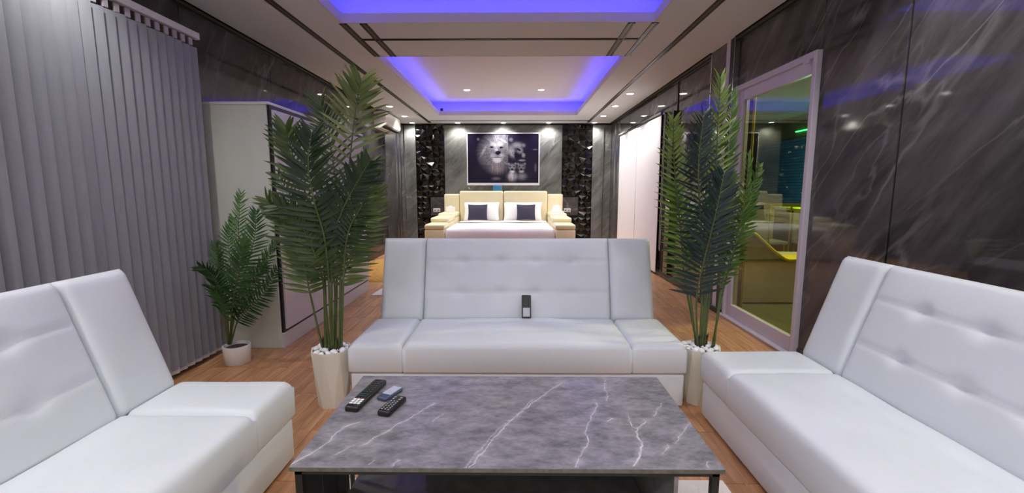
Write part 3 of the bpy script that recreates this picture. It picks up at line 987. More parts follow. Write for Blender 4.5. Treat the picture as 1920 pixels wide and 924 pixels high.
struct(o, 'black vertical strip between the blind and the wardrobe', 'trim')

# ------------------------------------------------------------------ white panel curtain on the right wall
pc = thing('panel_curtain', 'bright white panel curtain on the right wall near the bed', 'curtain', (1.985, 0, 0))
MB().rbox(-.03, .03, 6.28, 8.80, 2.215, 2.25, .004, 1).build('track', 'chrome', pc)
for k in range(4):
    y0 = 6.30 + k * .615
    MB().rbox(-.012 + .008 * (k % 2), -.004 + .008 * (k % 2), y0, y0 + .64, .035, 2.21, .003, 1).build('panel', 'curtain_white', pc)
cd = thing('bead_cord', 'thin white bead cord loop hanging beside the white curtain', 'cord', (1.99, 6.22, 0))
MB().tube([(0, 0, 2.2), (0, .01, 1.2), (0, 0, .42), (0, -.02, .36), (0, -.045, .42), (0, -.05, 1.2), (0, -.04, 2.2)], .004, 5).build('loop', 'plastic_white', cd, True)
MB().rbox(-.012, .012, -.03, .01, 2.2, 2.23, .002, 1).build('bracket', 'chrome', cd)
sw = thing('switch_plate', 'small white wall switch right of the white curtain', 'switch', (2.022, 6.13, .87))
MB().rbox(-.006, .006, -.04, .04, -.04, .04, .003, 1).build('plate', 'plastic_white', sw)
MB().rbox(-.010, -.005, -.015, .015, -.02, .02, .002, 1).build('rocker', 'key_grey', sw)
df = thing('door_post', 'dark upright post on right wall between white curtain and palm', 'post', (2.0, 5.95, 0))
MB().rbox(-.012, .018, -.10, .10, .09, 2.16, .004, 1).build('panel', 'marble_wall', df)
MB().rbox(-.02, .018, -.12, -.10, .09, 2.19, .002, 1).build('edge', 'black_edge', df)
MB().rbox(-.02, .018, .10, .115, .09, 2.19, .002, 1).build('edge', 'black_edge', df)

# ------------------------------------------------------------------ wardrobe
wd = thing('wardrobe', 'tall white wardrobe with black edged doors behind the big palm', 'wardrobe', (-2.37, 3.31, 0))
WD, WLn, WH = .59, 1.99, 1.838
MB().rbox(0, WD - .022, 0, .02, 0, WH - .02, .002, 1).build('side_panel', 'wardrobe_side', wd)
MB().rbox(0, WD - .022, WLn - .02, WLn, 0, WH - .02, .002, 1).build('side_panel', 'wardrobe_side', wd)
MB().box(0, WD - .03, .02, WLn - .02, .12, WH - .02).build('carcass', 'wardrobe_side', wd)
MB().rbox(-.005, WD + .002, -.004, WLn + .004, WH - .02, WH, .003, 1).build('top_panel', 'plastic_white', wd)
MB().rbox(WD - .022, WD, .0, WLn, .0, .118, .002, 1).build('plinth', 'wardrobe_plinth', wd)
MB().box(WD - .03, WD - .004, .012, WLn - .01, .118, WH - .02).build('black_frame', 'black_edge', wd)
dw = (WLn - .06) / 4
for k in range(4):
    y0 = .034 + k * dw
    d = MB().rbox(WD - .004, WD + .012, y0, y0 + dw - .003, .142, WH - .05, .002, 1).build('door', 'wardrobe_door', wd)
    hy = y0 + (dw - .04 if k % 2 == 0 else .03)
    MB().rbox(WD + .012, WD + .03, hy, hy + .012, .85, 1.1, .003, 1).build('handle', 'chrome', d)

# ------------------------------------------------------------------ sofas
def tuft(cx_list, ys, L, amp=.022, s=.035, seam=.007, sw=.011):
    def f(x, y):
        h = 0.0
        for yy in ys:
            h -= seam * math.exp(-((y - yy) / sw) ** 2)
            for cx in cx_list:
                h -= amp * math.exp(-(((x - cx) / (s * 1.5)) ** 2 + ((y - yy) / s) ** 2))
        return h
    return f


def sofa(label, loc, rz, seed):
    rs = random.Random(seed)
    ph = rs.uniform(0, 6)
    t = thing('sofa_bed', label, 'sofa', loc, rz, 'white sofa beds around the coffee table')
    MB().rbox(-.925, .925, .012, .49, .015, .2, .012, 3).build('base', 'leather', t, 50)
    MB().rbox(-.90, .90, .5, .63, .015, .34, .012, 2).build('back_support', 'leather', t, 50)
    for sx in (-.85, .85):
        for sy in (.06, .56):
            MB().lathe([(.02, 0), (.02, .016)], 12, (sx, sy)).build('foot', 'black_metal', t)

    def wr(x, y):
        return .0035 * math.sin(7 * x + 3 * y + ph) + .002 * math.sin(15 * x - 11 * y + ph * 2)
    for s in (-1, 1):
        cushion(MB(), .30, .51, .165, .03, .006, wr, 16, 22, Matrix.Translation((s * .78, .255, .207))).build('side_pad', 'leather', t, 'all')
    f1 = tuft([-.37, -.12, .12, .37], [-.06, .13], 1.26, .006, .05, .004, .02)
    cushion(MB(), 1.262, .51, .168, .032, .02, lambda x, y: f1(x, y) + wr(x, y), 64, 30, Matrix.Translation((0, .252, .207))).build('seat_pad', 'leather', t, 'all')
    th = math.radians(18.5)
    v = Vector((0, math.sin(th), math.cos(th)))
    n = Vector((0, -math.cos(th), math.sin(th)))
    HB, TB = .565, .13
    org = Vector((0, .5, .352)) + v * (HB / 2) - n * (TB - .004)
    Mb = basis(org, (1, 0, 0), v, n)
    for s in (-1, 1):
        cushion(MB(), .285, HB, TB, .03, .008, wr, 16, 22, Mb @ Matrix.Translation((s * .7635, 0, 0))).build('back_wing', 'leather', t, 'all')
    f2 = tuft([-.37, -.12, .12, .37], [-.09, .118], 1.24, .017, .03, .006, .010)
    cushion(MB(), 1.24, HB, TB, .03, .018, lambda x, y: f2(x, y) + .5 * wr(x, y), 110, 46, Mb).build('back_pad', 'leather', t, 'all')
    return t


sofa('white leather sofa bed facing the coffee table, between the two tall palms', (0.005, 2.36, 0), 0, 1)
sofa('white leather sofa bed at right against the dark marble wall', (.985, 1.37, 0), -math.pi / 2, 2)
sofa('white leather sofa bed at left in front of the vertical blind', (-.99, .965, 0), math.pi / 2, 3)
rm = thing('sofa_remote', 'small black remote with white panel leaning on the middle sofa backrest', 'remote', (.066, 2.795, .394))
th = math.radians(18.5)
Mr = Matrix.Rotation(-th, 4, 'X')
MB().rbox(-.03, .03, -.008, .006, 0, .148, .004, 2).xf(Mr).build('body', 'remote_black', rm)
MB().rbox(-.022, .022, -.0105, -.008, .010, .066, .001, 1).xf(Mr).build('panel', 'label_white', rm)

# ------------------------------------------------------------------ rug and coffee table
rg = MB().rbox(-.83, .866, -.1, 1.745, .0005, .011, .004, 1).build('rug', 'rug_white')
tag(rg, 'white short pile rug under the coffee table', 'rug')

ct = thing('coffee_table', 'grey marble coffee table with black metal frame in the middle', 'table', (-.027, 1.46, .011))
TZ = .439
# stone top: fine grid with the veins as stone colour
GX, GY = 420, 214
tx, ty = 1.212, .614
gx = np.linspace(-tx / 2, tx / 2, GX)
gy = np.linspace(-ty / 2, ty / 2, GY)
X, Y = np.meshgrid(gx, gy)


def vnoise(X, Y, fx, fy, seed):
    r = np.random.default_rng(seed)
    tab = r.random((256, 256))
    xx, yy = X * fx + 50, Y * fy + 50
    i, j = np.floor(xx).astype(int), np.floor(yy).astype(int)
    u, v = xx - i, yy - j
    u, v = u * u * (3 - 2 * u), v * v * (3 - 2 * v)
    a, b2, c, d = tab[j % 256, i % 256], tab[j % 256, (i + 1) % 256], tab[(j + 1) % 256, i % 256], tab[(j + 1) % 256, (i + 1) % 256]
    return (a * (1 - u) + b2 * u) * (1 - v) + (c * (1 - u) + d * u) * v


base = sum(vnoise(X, Y, 14 * 2 ** k, 26 * 2 ** k, 5 + k) * .82 ** k for k in range(5)) / sum(.82 ** k for k in range(5))
base = np.clip((base - .5) * 1.6 + .5, 0, 1)
wx = X + .010 * (vnoise(X, Y, 25, 25, 31) - .5) + .006 * (vnoise(X, Y, 70, 70, 32) - .5)
wy = Y + .010 * (vnoise(X, Y, 25, 25, 41) - .5) + .006 * (vnoise(X, Y, 70, 70, 42) - .5)
vein = np.zeros_like(X)
for pts, w in VEINS:
    pts = [(p[0] + .027, p[1] - 1.46) for p in pts]
    for (x0, y0), (x1, y1) in zip(pts[:-1], pts[1:]):
        dx, dy = x1 - x0, y1 - y0
        tt = np.clip(((wx - x0) * dx + (wy - y0) * dy) / (dx * dx + dy * dy), 0, 1)
        dd = np.hypot(wx - x0 - tt * dx, wy - y0 - tt * dy)
        vein = np.maximum(vein, np.clip(1.2 - dd / (w * .55), 0, 1) * (.35 + .6 * vnoise(X, Y, 40, 40, 77)))
        vein = np.maximum(vein, .22 * np.exp(-(dd / (w * 3.5)) ** 2) * vnoise(X, Y, 90, 90, 78))
lo_, hi_ = np.array(srgb(96, 94, 100)[:3]), np.array(srgb(156, 152, 160)[:3])
vc = np.array(srgb(232, 228, 232)[:3])
colr = lo_ + (hi_ - lo_) * base[..., None]
colr = colr + (vc - colr) * vein[..., None]


def grid_mesh(name, VX, VY, VZ, colr, attr, material):
    ny, nx = VX.shape
    co = np.stack([VX, VY, VZ], -1).reshape(-1, 3)
    idx = np.arange(nx * ny).reshape(ny, nx)
    q = np.stack([idx[:-1, :-1], idx[:-1, 1:], idx[1:, 1:], idx[1:, :-1]], -1).reshape(-1, 4)
    me = bpy.data.meshes.new(name)
    me.vertices.add(len(co)); me.vertices.foreach_set('co', co.ravel())
    me.loops.add(q.size); me.loops.foreach_set('vertex_index', q.ravel())
    me.polygons.add(len(q)); me.polygons.foreach_set('loop_start', np.arange(0, q.size, 4))
    me.update(calc_edges=True)
    ca = me.color_attributes.new(attr, 'FLOAT_COLOR', 'POINT')
    c4 = np.concatenate([colr.reshape(-1, 3), np.ones((len(co), 1))], 1)
    ca.data.foreach_set('color', c4.ravel())
    me.materials.append(MATS[material])
    return me


tt_o = MB().rbox(-tx / 2, tx / 2, -ty / 2, ty / 2, TZ - .013, TZ - .0006, .001, 1).build('tabletop', 'table_edge', ct)
place('stone_face', grid_mesh('stone_face', X, Y, np.full_like(X, TZ), colr, 'stone', 'table_stone'), tt_o)
FZ = TZ - .0135
fx, fy = .595, .297
rail = MB().box(-fx, fx, -fy, -fy + .02, FZ - .014, FZ).box(-fx, fx, fy - .02, fy, FZ - .014, FZ).box(-fx, -fx + .02, -fy, fy, FZ - .014, FZ).box(fx - .02, fx, -fy, fy, FZ - .014, FZ)
rail.build('top_frame', 'black_metal', ct)
MB().box(-fx, fx, -fy, -fy + .02, .0, .02).box(-fx, fx, fy - .02, fy, .0, .02).box(-fx, -fx + .02, -fy, fy, .0, .02).box(fx - .02, fx, -fy, fy, .0, .02).build('bottom_frame', 'black_metal', ct)
for sx in (-1, 1):
    for sy in (-1, 1):
        x0, y0 = sx * fx - (.02 if sx > 0 else 0), sy * fy - (.02 if sy > 0 else 0)
        MB().box(x0, x0 + .02, y0, y0 + .02, .02, FZ - .014).build('leg', 'black_metal', ct)
for k in range(3):
    y0 = -fy + .024 + k * .108
    MB().rbox(-fx + .004, -fx + .016, y0, y0 + .104, .02, FZ - .014, .002, 1).build('slat', 'slat_dark', ct)
for y0 in (.085, .18):
    MB().box(-fx + .003, -fx + .015, y0, y0 + .014, .02, FZ - .014).build('bar', 'black_metal', ct)
MB().rbox(-fx + .022, .474, -fy + .03, fy - .025, .115, .13, .002, 1).build('shelf', 'shelf_stone', ct)
MB().rbox(.474, .486, -fy + .012, fy - .022, .02, FZ - .014, .001, 1).build('divider', 'shelf_stone', ct)
MB().box(-.35, .474, fy - .035, fy - .026, .131, FZ - .015).build('back_board', 'slat_dark', ct)

# ------------------------------------------------------------------ remotes on the table
TOP = .4505


def remote(name, label, cat, x0, y0, x1, y1, w, t, bodymat):
    r = thing(name, label, cat, ((x0 + x1) / 2, (y0 + y1) / 2, TOP), math.atan2(y1 - y0, x1 - x0) - math.pi / 2, 'remotes on the coffee table')
    L = math.hypot(x1 - x0, y1 - y0)
    MB().rbox(-w / 2, w / 2, -L / 2, L / 2, .0, t, min(.006, t * .4), 2).build('body', bodymat, r, 60)
    return r, L


def keys(r, xs, ys, z, kw, kh, material, name='key', rr=.0015):
    me = MB().rbox(-kw / 2, kw / 2, -kh / 2, kh / 2, 0, .003, rr, 1).mesh(name, material)
    for y in ys:
        for x in xs:
            place(name, me, r, Matrix.Translation((x, y, z)))


r, L = remote('television_remote', 'long black remote with nine white keys at its near end', 'remote', -.572, 1.462, -.536, 1.692, .05, .02, 'remote_black')
keys(r, (-.014, 0, .014), (-.088, -.074, -.060), .019, .012, .010, 'key_white')
keys(r, (-.015, -.005, .005, .015), (-.046,), .019, .006, .004, 'key_red')
keys(r, (-.013, .0, .013), (-.03, -.015), .019, .010, .008, 'key_teal')
keys(r, (-.013, .0, .013), (.005, .022, .039, .056, .073, .09), .019, .009, .009, 'key_dark')
r, L = remote('air_conditioner_remote', 'small blue grey remote with pale display lying between the black ones', 'remote', -.492, 1.545, -.452, 1.638, .045, .014, 'remote_blue')
MB().rbox(-.019, .019, -L * .2, L * .46, .0135, .0155, .001, 1).build('display', 'remote_screen', r)
MB().rbox(-.015, .015, -L * .44, -L * .24, .0135, .0148, .001, 1).build('flap', 'remote_blue', r)
r, L = remote('set_top_remote', 'short stubby black remote with rows of grey keys nearest the viewer', 'remote', -.452, 1.432, -.420, 1.552, .046, .02, 'remote_black')
keys(r, (-.012, .0, .012), (-.046, -.034, -.022, -.010, .002, .014), .019, .007, .006, 'key_grey')
keys(r, (-.012, .012), (.03, .044), .019, .009, .008, 'key_grey')

# ------------------------------------------------------------------ palms
def leaf_mesh(material, curve, name):
    """leaflet along +x, length 1, half width 0.5, folded along its midrib, drooping"""
    n = 6
    vs, fs = [], []
    for i in range(n + 1):
        u = i / n
        w = .5 * min(1.0, (u * 3.2 + .25)) * (1 - u ** 2.0) ** .8 + .012
        z = -curve * u * u
        vs += [(u, -w, z + .0), (u, 0, z - .018), (u, w, z)]
    for i in range(n):
        a = i * 3
        fs += [(a, a + 1, a + 4, a + 3), (a + 1, a + 2, a + 5, a + 4)]
    mb = MB().add(vs, fs)
    return mb.mesh(name, material, 'all')


def catmull(pts, n):
    P = [Vector(p) for p in pts]
    P = [P[0] * 2 - P[1]] + P + [P[-1] * 2 - P[-2]]
    out = []
    segs = len(P) - 3
    for s in range(segs):
        for k in range(n):
            t = k / n
            p0, p1, p2, p3 = P[s:s + 4]
            out.append(.5 * ((2 * p1) + (p2 - p0) * t + (2 * p0 - 5 * p1 + 4 * p2 - p3) * t * t + (3 * p1 - p0 - 3 * p2 + p3) * t ** 3))
    out.append(P[-2])
    return out


def palm(data, label, base, leafmat, nleaf, leafw, stem_r, seed, shade_tones):
    rs = random.Random(seed)
    pl = thing('potted_palm', label, 'plant', base)
    B = Vector(base)
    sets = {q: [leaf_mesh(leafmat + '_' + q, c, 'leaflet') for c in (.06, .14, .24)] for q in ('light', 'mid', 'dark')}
    rest_mb = MB()
    left = 300
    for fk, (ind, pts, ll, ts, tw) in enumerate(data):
        lms = sets[{'l': 'light', 'm': 'mid', 'd': 'dark'}[shade_tones[fk]]]
        pts = [Vector(p) - B for p in pts]
        path = catmull(pts, 12)
        rads = [stem_r * (1.0 - .8 * i / (len(path) - 1)) + .0008 for i in range(len(path))]
        fr = MB().tube(path, rads, 6).build('frond', 'stem_green', pl, 'all')
        start = 12
        blade = path[start:]
        m = len(blade) - 1
        for k in range(nleaf):
            u = (k + .5) / nleaf
            fi = u * m
            i0 = min(int(fi), m - 1)
            p = blade[i0].lerp(blade[i0 + 1], fi - i0)
            T = (blade[i0 + 1] - blade[i0]).normalized()
            view = Vector((math.sin(math.radians(tw)), -1, .15)).normalized()
            S = T.cross(view).normalized()
            Nn = S.cross(T).normalized()
            for sgn in (-1, 1):
                ang = math.radians(74 - 44 * u + rs.uniform(-5, 5))
                lift = rs.uniform(-.1, .3)
                d = (T * math.cos(ang) + S * sgn * math.sin(ang) + Nn * lift).normalized()
                L = ll * (.62 + .55 * math.sin(math.pi * min(1, u * .8 + .18))) * (1 - .25 * u) * rs.uniform(.9, 1.08)
                nz = Nn + S * sgn * -.5 + Vector((rs.uniform(-.2, .2), rs.uniform(-.2, .2), rs.uniform(0, .3)))
                nz = (nz - d * nz.dot(d)).normalized()
                yv = nz.cross(d)
                w = leafw * rs.uniform(.85, 1.15)
                M = basis(p, d * L, yv * w, nz * L)
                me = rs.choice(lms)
                if ind and left > 0:
                    place('leaflet', me, fr, M)
                    left -= 1
                else:
                    vs = [tuple(M @ v.co) for v in me.vertices]
                    rest_mb.add(vs, [tuple(f.vertices) for f in me.polygons])
    if rest_mb.v:
        tag(rest_mb.build('foliage', leafmat + '_mid', pl, 'all'), kind='stuff')
    return pl


def tall_pot(parent, rim=.112, bot=.082, h=.315):
    mb = MB()
    n = 8
    top = [(rim * math.cos(2 * math.pi * k / n), rim * math.sin(2 * math.pi * k / n), h) for k in range(n)]
    lowr = [(bot * math.cos(2 * math.pi * (k + .5) / n), bot * math.sin(2 * math.pi * (k + .5) / n), 0) for k in range(n)]
    rimo = [(x, y, h + .012) for x, y, _ in top]
    rimi = [(x * .93, y * .93, h + .012) for x, y, _ in top]
    inn = [(x * .88, y * .88, h - .03) for x, y, _ in top]
    vs = lowr + top + rimo + rimi + inn
    fs = [tuple(range(n - 1, -1, -1))]
    for k in range(n):
        k1 = (k + 1) % n
        fs += [(k, k1, n + k1), (k, n + k1, n + k)]
        for a in (1, 2, 3):
            fs.append((a * n + k, a * n + k1, (a + 1) * n + k1, (a + 1) * n + k))
    fs.append(tuple(4 * n + k for k in range(n)))
    mb.add(vs, fs)
    p = mb.build('pot', 'pot_white', parent)
    MB().lathe([(rim * .87, h - .028), (rim * .86, h + .002), (.01, h + .006)], 16).build('soil', 'soil', p)
    return p


def clumps(parent, spots, h):
    for (x, y) in spots:
        mb = MB()
        for k in range(7):
            a = 2 * math.pi * k / 7 + x * 9
            ca, sa = math.cos(a), math.sin(a)
            mb.tube([(x + .008 * ca, y + .008 * sa, h - .02), (x + .011 * ca, y + .011 * sa, h + .05), (x + .02 * ca, y + .02 * sa, h + .085)], [.008, .006, .001], 5)
        mb.build('sheath', 'sheath_brown', parent)


peb_mes = []
for k in range(4):
    bm = bmesh.new()
    bmesh.ops.create_icosphere(bm, subdivisions=2, radius=1)
    for v in bm.verts:
        q = v.co.copy()
        v.co += q * (.12 * math.sin(3 * q.x + k) + .1 * math.sin(4 * q.y + 2 * k))
    peb_mes.append(MB().bm(bm).mesh('pebble', 'pebble', 'all'))


def pebbles(base, rim, h, label, group, seed, count=34):
    rs = random.Random(seed)
    spots = []
    tries = 0
    while len(spots) < count and tries < 4000:
        tries += 1
        a, r = rs.uniform(0, 2 * math.pi), (rim * .82) * math.sqrt(rs.random())
        x, y = r * math.cos(a), r * math.sin(a)
        s = rs.uniform(.012, .021)
        if all(math.hypot(x - q[0], y - q[1]) > (s + q[2]) * .92 for q in spots):
            spots.append((x, y, s))
    for (x, y, s) in spots:
        M = Matrix.Translation((base[0] + x, base[1] + y, h - .008 + s * .62)) @ Matrix.Rotation(rs.uniform(0, 6), 4, 'Z') @ Matrix.Diagonal((s * 1.15, s * .9, s * .68, 1))
        o = place('pebble', rs.choice(peb_mes), None, M)
        tag(o, label, 'pebble', group)


bL, bR, bS = (-1.045, 2.43, 0), (1.055, 2.48, 0), (-1.965, 3.02, 0)
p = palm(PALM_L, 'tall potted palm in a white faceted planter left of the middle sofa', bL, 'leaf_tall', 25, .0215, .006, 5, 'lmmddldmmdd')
tall_pot(p)
clumps(p, [(-.035, 0), (.01, .02), (.045, -.01)], .31)
pebbles(bL, .112, .322, 'white pebble around the palm stems in the left tall planter', 'pebbles in the left tall planter', 3)
p = palm(PALM_R, 'tall potted palm with bluish shaded leaves between middle and right sofa', bR, 'leaf_right', 29, .0185, .0055, 6, 'ldldmlmld')
tall_pot(p)
clumps(p, [(-.02, 0), (.03, .02)], .31)
pebbles(bR, .112, .322, 'white pebble around the palm stems in the right tall planter', 'pebbles in the right tall planter', 4)
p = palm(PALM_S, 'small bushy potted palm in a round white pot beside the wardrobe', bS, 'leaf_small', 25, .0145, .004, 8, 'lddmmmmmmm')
po = MB().lathe([(.075, 0), (.08, .004), (.088, .128), (.086, .132), (.079, .132), (.076, .11), (.074, .10)], 32).build('pot', 'pot_small', p, 50)
MB().lathe([(.077, .095), (.076, .112), (.01, .12)], 20).build('soil', 'soil', po)

# ------------------------------------------------------------------ bed
bd = thing('bed', 'cream leather bed with stepped side consoles and white bedding at the back', 'bed', (-.272, 0, 0))
MB().rbox(-.925, .925, 7.5, 9.5, .03, .30, .02, 2).build('bed_frame', 'cream_leather', bd)
for s in (-1, 1):
    a, b = sorted((s * .005, s * .925))
    MB().rbox(a, b, 9.50, 9.68, .05, 1.165, .035, 3).build('headboard_panel', 'cream_leather', bd, 50)
    a, b = sorted((s * .93, s * 1.255))
    hc = MB().rbox(a, b, 9.52, 9.69, .05, 1.10, .03, 3).build('headboard_wing', 'cream_leather', bd, 50)
    MB().lathe([(.018, 0), (.014, .006), (.004, .008)], 12).xf(Matrix.Translation((s * 1.09, 9.521, 1.0)) @ Matrix.Rotation(math.pi / 2, 4, 'X')).build('button', 'cream_leather', hc)
    for y0, y1, zt in ((7.42, 7.98, .622), (7.98, 8.75, .70), (8.75, 9.52, .735)):
        c = MB().rbox(a, b, y0 + .003, y1 - .003, .03, zt - .09, .012, 2).build('console', 'cream_leather', bd, 50)
        MB().rbox(a - .004, b + .004, y0 + .001, y1 - .001, zt - .088, zt, .028, 3).build('console_lid', 'cream_leather', c, 50)
MB().rbox(-.92, .92, 7.55, 9.48, .30, .5, .05, 3).build('mattress', 'linen', bd, 50)
cushion(MB(), 1.85, 1.33, .30, .06, .02, lambda x, y: .006 * math.sin(6 * x + 4 * y), 40, 30, Matrix.Translation((0, 8.115, .25))).build('duvet', 'linen', bd, 'all')
cushion(MB(), 1.80, .12, .10, .03, .005, None, 30, 8, Matrix.Translation((0, 8.83, .455))).build('dark_band', 'bed_band', bd, 'all')
cushion(MB(), 1.82, .34, .11, .04, .012, lambda x, y: .006 * math.sin(9 * x), 30, 12, Matrix.Translation((0, 9.05, .445))).build('turned_sheet', 'pillow_white', bd, 'all')


def lean(x, y, z, ang, rz=0):
    return Matrix.Translation((x, y, z)) @ Matrix.Rotation(rz, 4, 'Z') @ Matrix.Rotation(math.radians(90 - ang), 4, 'X')


o = pillow_mb(.74, .40, .17).build('pillow', 'pillow_white', None, 'all'); o.matrix_basis = lean(-.72, 9.36, .745, 18, .03)
tag(o, 'white pillow on the left half of the bed', 'pillow', 'white bed pillows')
o = pillow_mb(.80, .40, .17).build('pillow', 'pillow_white', None, 'all'); o.matrix_basis = lean(.135, 9.36, .745, 18, -.03)
tag(o, 'white pillow on the right half of the bed', 'pillow', 'white bed pillows')
o = pillow_mb(.40, .34, .11).build('throw_cushion', 'cushion_dark', None, 'all'); o.matrix_basis = lean(-.79, 9.20, .735, 22, .02)
tag(o, 'dark purple square cushion against the left white pillow', 'cushion', 'dark bed cushions')
o = pillow_mb(.385, .34, .11).build('throw_cushion', 'cushion_dark', None, 'all'); o.matrix_basis = lean(.20, 9.20, .735, 22, -.02)
tag(o, 'dark purple square cushion against the right white pillow', 'cushion', 'dark bed cushions')
tb = thing('tissue_box', 'small white box on the left bedside console', 'box', (-1.36, 9.30, .736))
MB().rbox(-.085, .085, -.06, .06, 0, .10, .006, 2).build('carton', 'pillow_white', tb)
MB().rbox(-.03, .03, -.008, .008, .10, .13, .004, 1).build('tissue', 'linen', tb)
nl = thing('night_lamp', 'small glowing pink white lamp box on the right bedside console', 'lamp', (.83, 9.25, .736))
MB().rbox(-.15, .15, -.1, .1, 0, .018, .006, 2).build('tray', 'plastic_white', nl)
MB().lathe([(.085, .02), (.088, .03), (.07, .13), (.05, .14)], 20).build('shade', 'lampshade', nl, 50)
pl_ = bpy.data.lights.new('night_bulb', 'POINT'); pl_.energy = .5; pl_.color = (1, .7, .65); pl_.shadow_soft_size = .05
plo = bpy.data.objects.new('bulb', pl_); COL.objects.link(plo); plo.parent = nl; plo.location = (.0, .0, .2)
for x, lab in ((-1.72, 'white wall socket left of the bed on the marble inset'), (1.10, 'white wall socket right of the bed on the marble inset')):
    s_ = thing('wall_socket', lab, 'socket', (x, YB - .052, .75), 0, 'bedside wall sockets')
    MB().rbox(-.075, .075, -.012, 0, -.04, .04, .004, 1).build('plate', 'plastic_white', s_)
    for q in (-.035, .035):
        MB().rbox(q - .02, q + .02, -.016, -.011, -.02, .02, .003, 1).build('outlet', 'key_grey', s_)
bc = MB().rbox(-.50, -.30, 9.69, 9.72, .9, 1.28, .012, 2).build('blue_cloth', 'blue_cloth')
tag(bc, 'blue cloth tucked behind the headboard under the picture', 'cloth')
hk = MB().tube([(-1.02, 9.765, 1.245), (-1.02, 9.74, 1.245), (-1.02, 9.735, 1.22), (-1.01, 9.735, 1.205), (-.995, 9.735, 1.215)], .006, 6).build('wall_hook', 'plastic_white', None, True)
tag(hk, 'tiny white hook on the wall under the picture corner', 'hook')

# ------------------------------------------------------------------ picture
PX0, PX1, PZ0, PZ1 = -1.058, .497, 1.285, 2.392
pic = thing('picture', 'framed dark print of a lion family hanging over the bed', 'picture', ((PX0 + PX1) / 2, YB - .03, PZ0))
pw, phh = PX1 - PX0, PZ1 - PZ0
b_, bb_ = .022, .05
MB().box(-pw / 2, pw / 2, 0, .03, 0, bb_).box(-pw / 2, pw / 2, 0, .03, phh - b_, phh).box(-pw / 2, -pw / 2 + b_, 0, .03, bb_, phh - b_).box(pw / 2 - b_, pw / 2, 0, .03, bb_, phh - b_).build('frame', 'picture_frame', pic)
NX, NY = 300, 212
U, Vv = np.meshgrid(np.linspace(0, 1, NX), np.linspace(0, 1, NY))
qx, qy = 265 + U * 940, 145 + Vv * 660      # working units of the print
lum = np.zeros_like(U)
fine = vnoise(U, Vv, 60, 40, 91)


def blob(cx, cy, rx, ry, amt, soft=1.0, rot=0.0):
    dx, dy = qx - cx, qy - cy
    c, s = math.cos(rot), math.sin(rot)
    e = ((dx * c + dy * s) / rx) ** 2 + ((-dx * s + dy * c) / ry) ** 2
    return amt * np.exp(-e ** (1.0 + soft))


ang = np.arctan2(qy - 400, qx - 655)
rad = np.hypot(qx - 655, (qy - 400) * .9)
streak = .35 + .65 * vnoise(ang * 1.0 + rad * .0012, rad * .002, 22, 6, 92)
mane = np.clip(1 - np.abs(rad - 165) / 120, 0, 1) * streak
lum += .26 * mane * (qx < 800) * (1 - .45 * (qy > 560))
lum += blob(655, 370, 118, 150, .26, .5) * (.7 + .5 * fine)
lum += blob(600, 290, 42, 34, .34) + blob(690, 285, 42, 32, .34) + blob(640, 340, 26, 60, .20)
lum += blob(600, 440, 40, 36, .26) + blob(715, 440, 40, 36, .26)
lum += blob(655, 495, 56, 38, .75)
lum -= blob(665, 398, 34, 26, .55) + blob(655, 462, 62, 7, .5) + blob(585, 322, 24, 12, .5) + blob(708, 328, 22, 12, .5)
lum += blob(645, 362, 30, 14, .25) + blob(470, 380, 16, 70, .25, .2, .5) + blob(740, 240, 45, 10, .35, .2, .5)
beard = blob(655, 600, 95, 70, .22, .3) * (.3 + .9 * vnoise(U, Vv, 70, 5, 93))
lum += beard
lum += blob(850, 390, 45, 75, .42, .4, -.5) * (.6 + .5 * fine) + blob(925, 300, 70, 38, .28, .3) + blob(960, 370, 40, 40, .24) + blob(1005, 430, 24, 34, .28)
lum += blob(840, 225, 26, 26, .12) + blob(1010, 300, 22, 24, .15) + blob(985, 500, 45, 14, .28)
lum -= blob(945, 358, 26, 12, .4, .5, .5) + blob(900, 430, 24, 60, .2, .5, -.6) + blob(1020, 395, 16, 10, .3)
for cx0, kk in ((855, 1.0), (978, .8)):
    lum += kk * (blob(cx0, 590, 48, 44, .30) + blob(cx0 - 45, 548, 16, 16, .28) + blob(cx0 + 45, 545, 16, 16, .28) + blob(cx0, 650, 34, 18, .55))
    lum -= blob(cx0 - 24, 585, 11, 8, .4) + blob(cx0 + 24, 585, 11, 8, .4) + blob(cx0, 622, 14, 14, .45)
lum += blob(855, 715, 56, 58, .62, .4) * (.6 + .6 * vnoise(U, Vv, 80, 12, 94)) + blob(985, 715, 60, 45, .22, .4)
lum += blob(640, 745, 60, 22, .12) + blob(1160, 355, 35, 10, .10) + blob(1165, 600, 18, 60, .08) + blob(405, 218, 18, 18, .16)
lum *= (.75 + .5 * vnoise(U, Vv, 110, 80, 95))
lum = np.clip(lum * 1.3, 0, 1)
red = np.clip(beard * 2.2, 0, .5)
base_c = np.array((.013, .010, .026))
pc3 = base_c + lum[..., None] * np.array((.62, .60, .66)) + red[..., None] * np.array((.16, .04, .06))
iw, ih = pw - 2 * b_, phh - b_ - bb_
PXg = -iw / 2 + U * iw
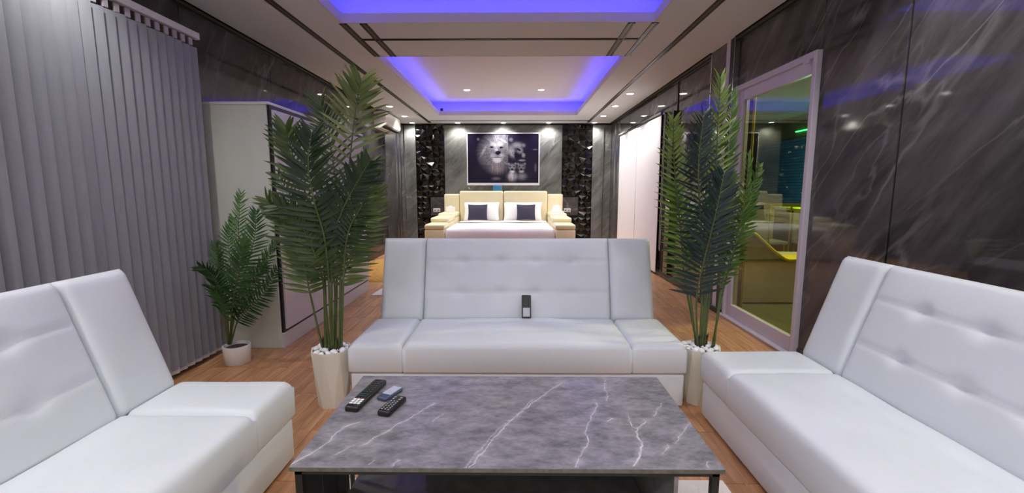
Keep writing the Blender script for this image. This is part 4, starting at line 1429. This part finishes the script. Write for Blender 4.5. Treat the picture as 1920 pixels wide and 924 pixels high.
PZg = phh - b_ - Vv * ih
MB().box(-iw / 2, iw / 2, .013, .03, bb_, phh - b_).build('backing', 'black_metal', pic)
place('print', grid_mesh('print', PXg, np.full_like(PXg, .012), PZg, pc3, 'print', 'print'), pic)

# ------------------------------------------------------------------ air conditioner, far rugs
ac = thing('air_conditioner', 'white split air conditioner high on the left wall near the bed', 'air conditioner', (XL, 8.0, 2.27))
MB().prism([(.001, .0), (.10, .0), (.20, .06), (.215, .10), (.205, .27), (.19, .285), (.001, .285)], 'y', 0.0, 1.0).build('body', 'ac_white', ac, 30)
MB().rbox(.11, .212, .05, .95, .012, .035, .004, 1).xf(Matrix.Translation((0, 0, .0))).build('vent', 'ac_vent', ac)
MB().rbox(.202, .216, .82, .86, .14, .16, .002, 1).build('sensor', 'ac_vent', ac)


def shag(name, label, x0, x1, y0, y1, h, material, n):
    rs = np.random.default_rng(n)
    gx2 = np.linspace(0, 1, 36); gy2 = np.linspace(0, 1, 44)
    mb = MB()
    vs, fs = [], []
    for v in gy2:
        for u in gx2:
            e = min(u, 1 - u, v, 1 - v)
            k = min(1, e / .1)
            vs.append((x0 + u * (x1 - x0) + rs.uniform(-.01, .01), y0 + v * (y1 - y0) + rs.uniform(-.012, .012) + .12 * (2 * u - 1) ** 2 * (1 if v < .5 else -1), .003 + h * k ** .5 * rs.uniform(.65, 1.0)))
    nx = len(gx2)
    for j in range(len(gy2) - 1):
        for i in range(nx - 1):
            q = j * nx + i
            fs.append((q, q + 1, q + nx + 1, q + nx))
    mb.add(vs, fs)
    return mb.build(name, material, None, 'all')


tag(shag('shag_rug', 'golden shaggy rug on the floor past the wardrobe', -2.35, -1.5, 5.78, 7.6, .05, 'rug_gold', 3), 'golden shaggy rug on the floor past the wardrobe', 'rug')
mt = MB().prism([(-1.66, 5.0), (-.9, 4.98), (-.9, 5.62), (-1.62, 5.62)], 'z', .0005, .012).build('floor_mat', 'rug_white')
tag(mt, 'small white mat on the floor behind the middle sofa', 'mat')
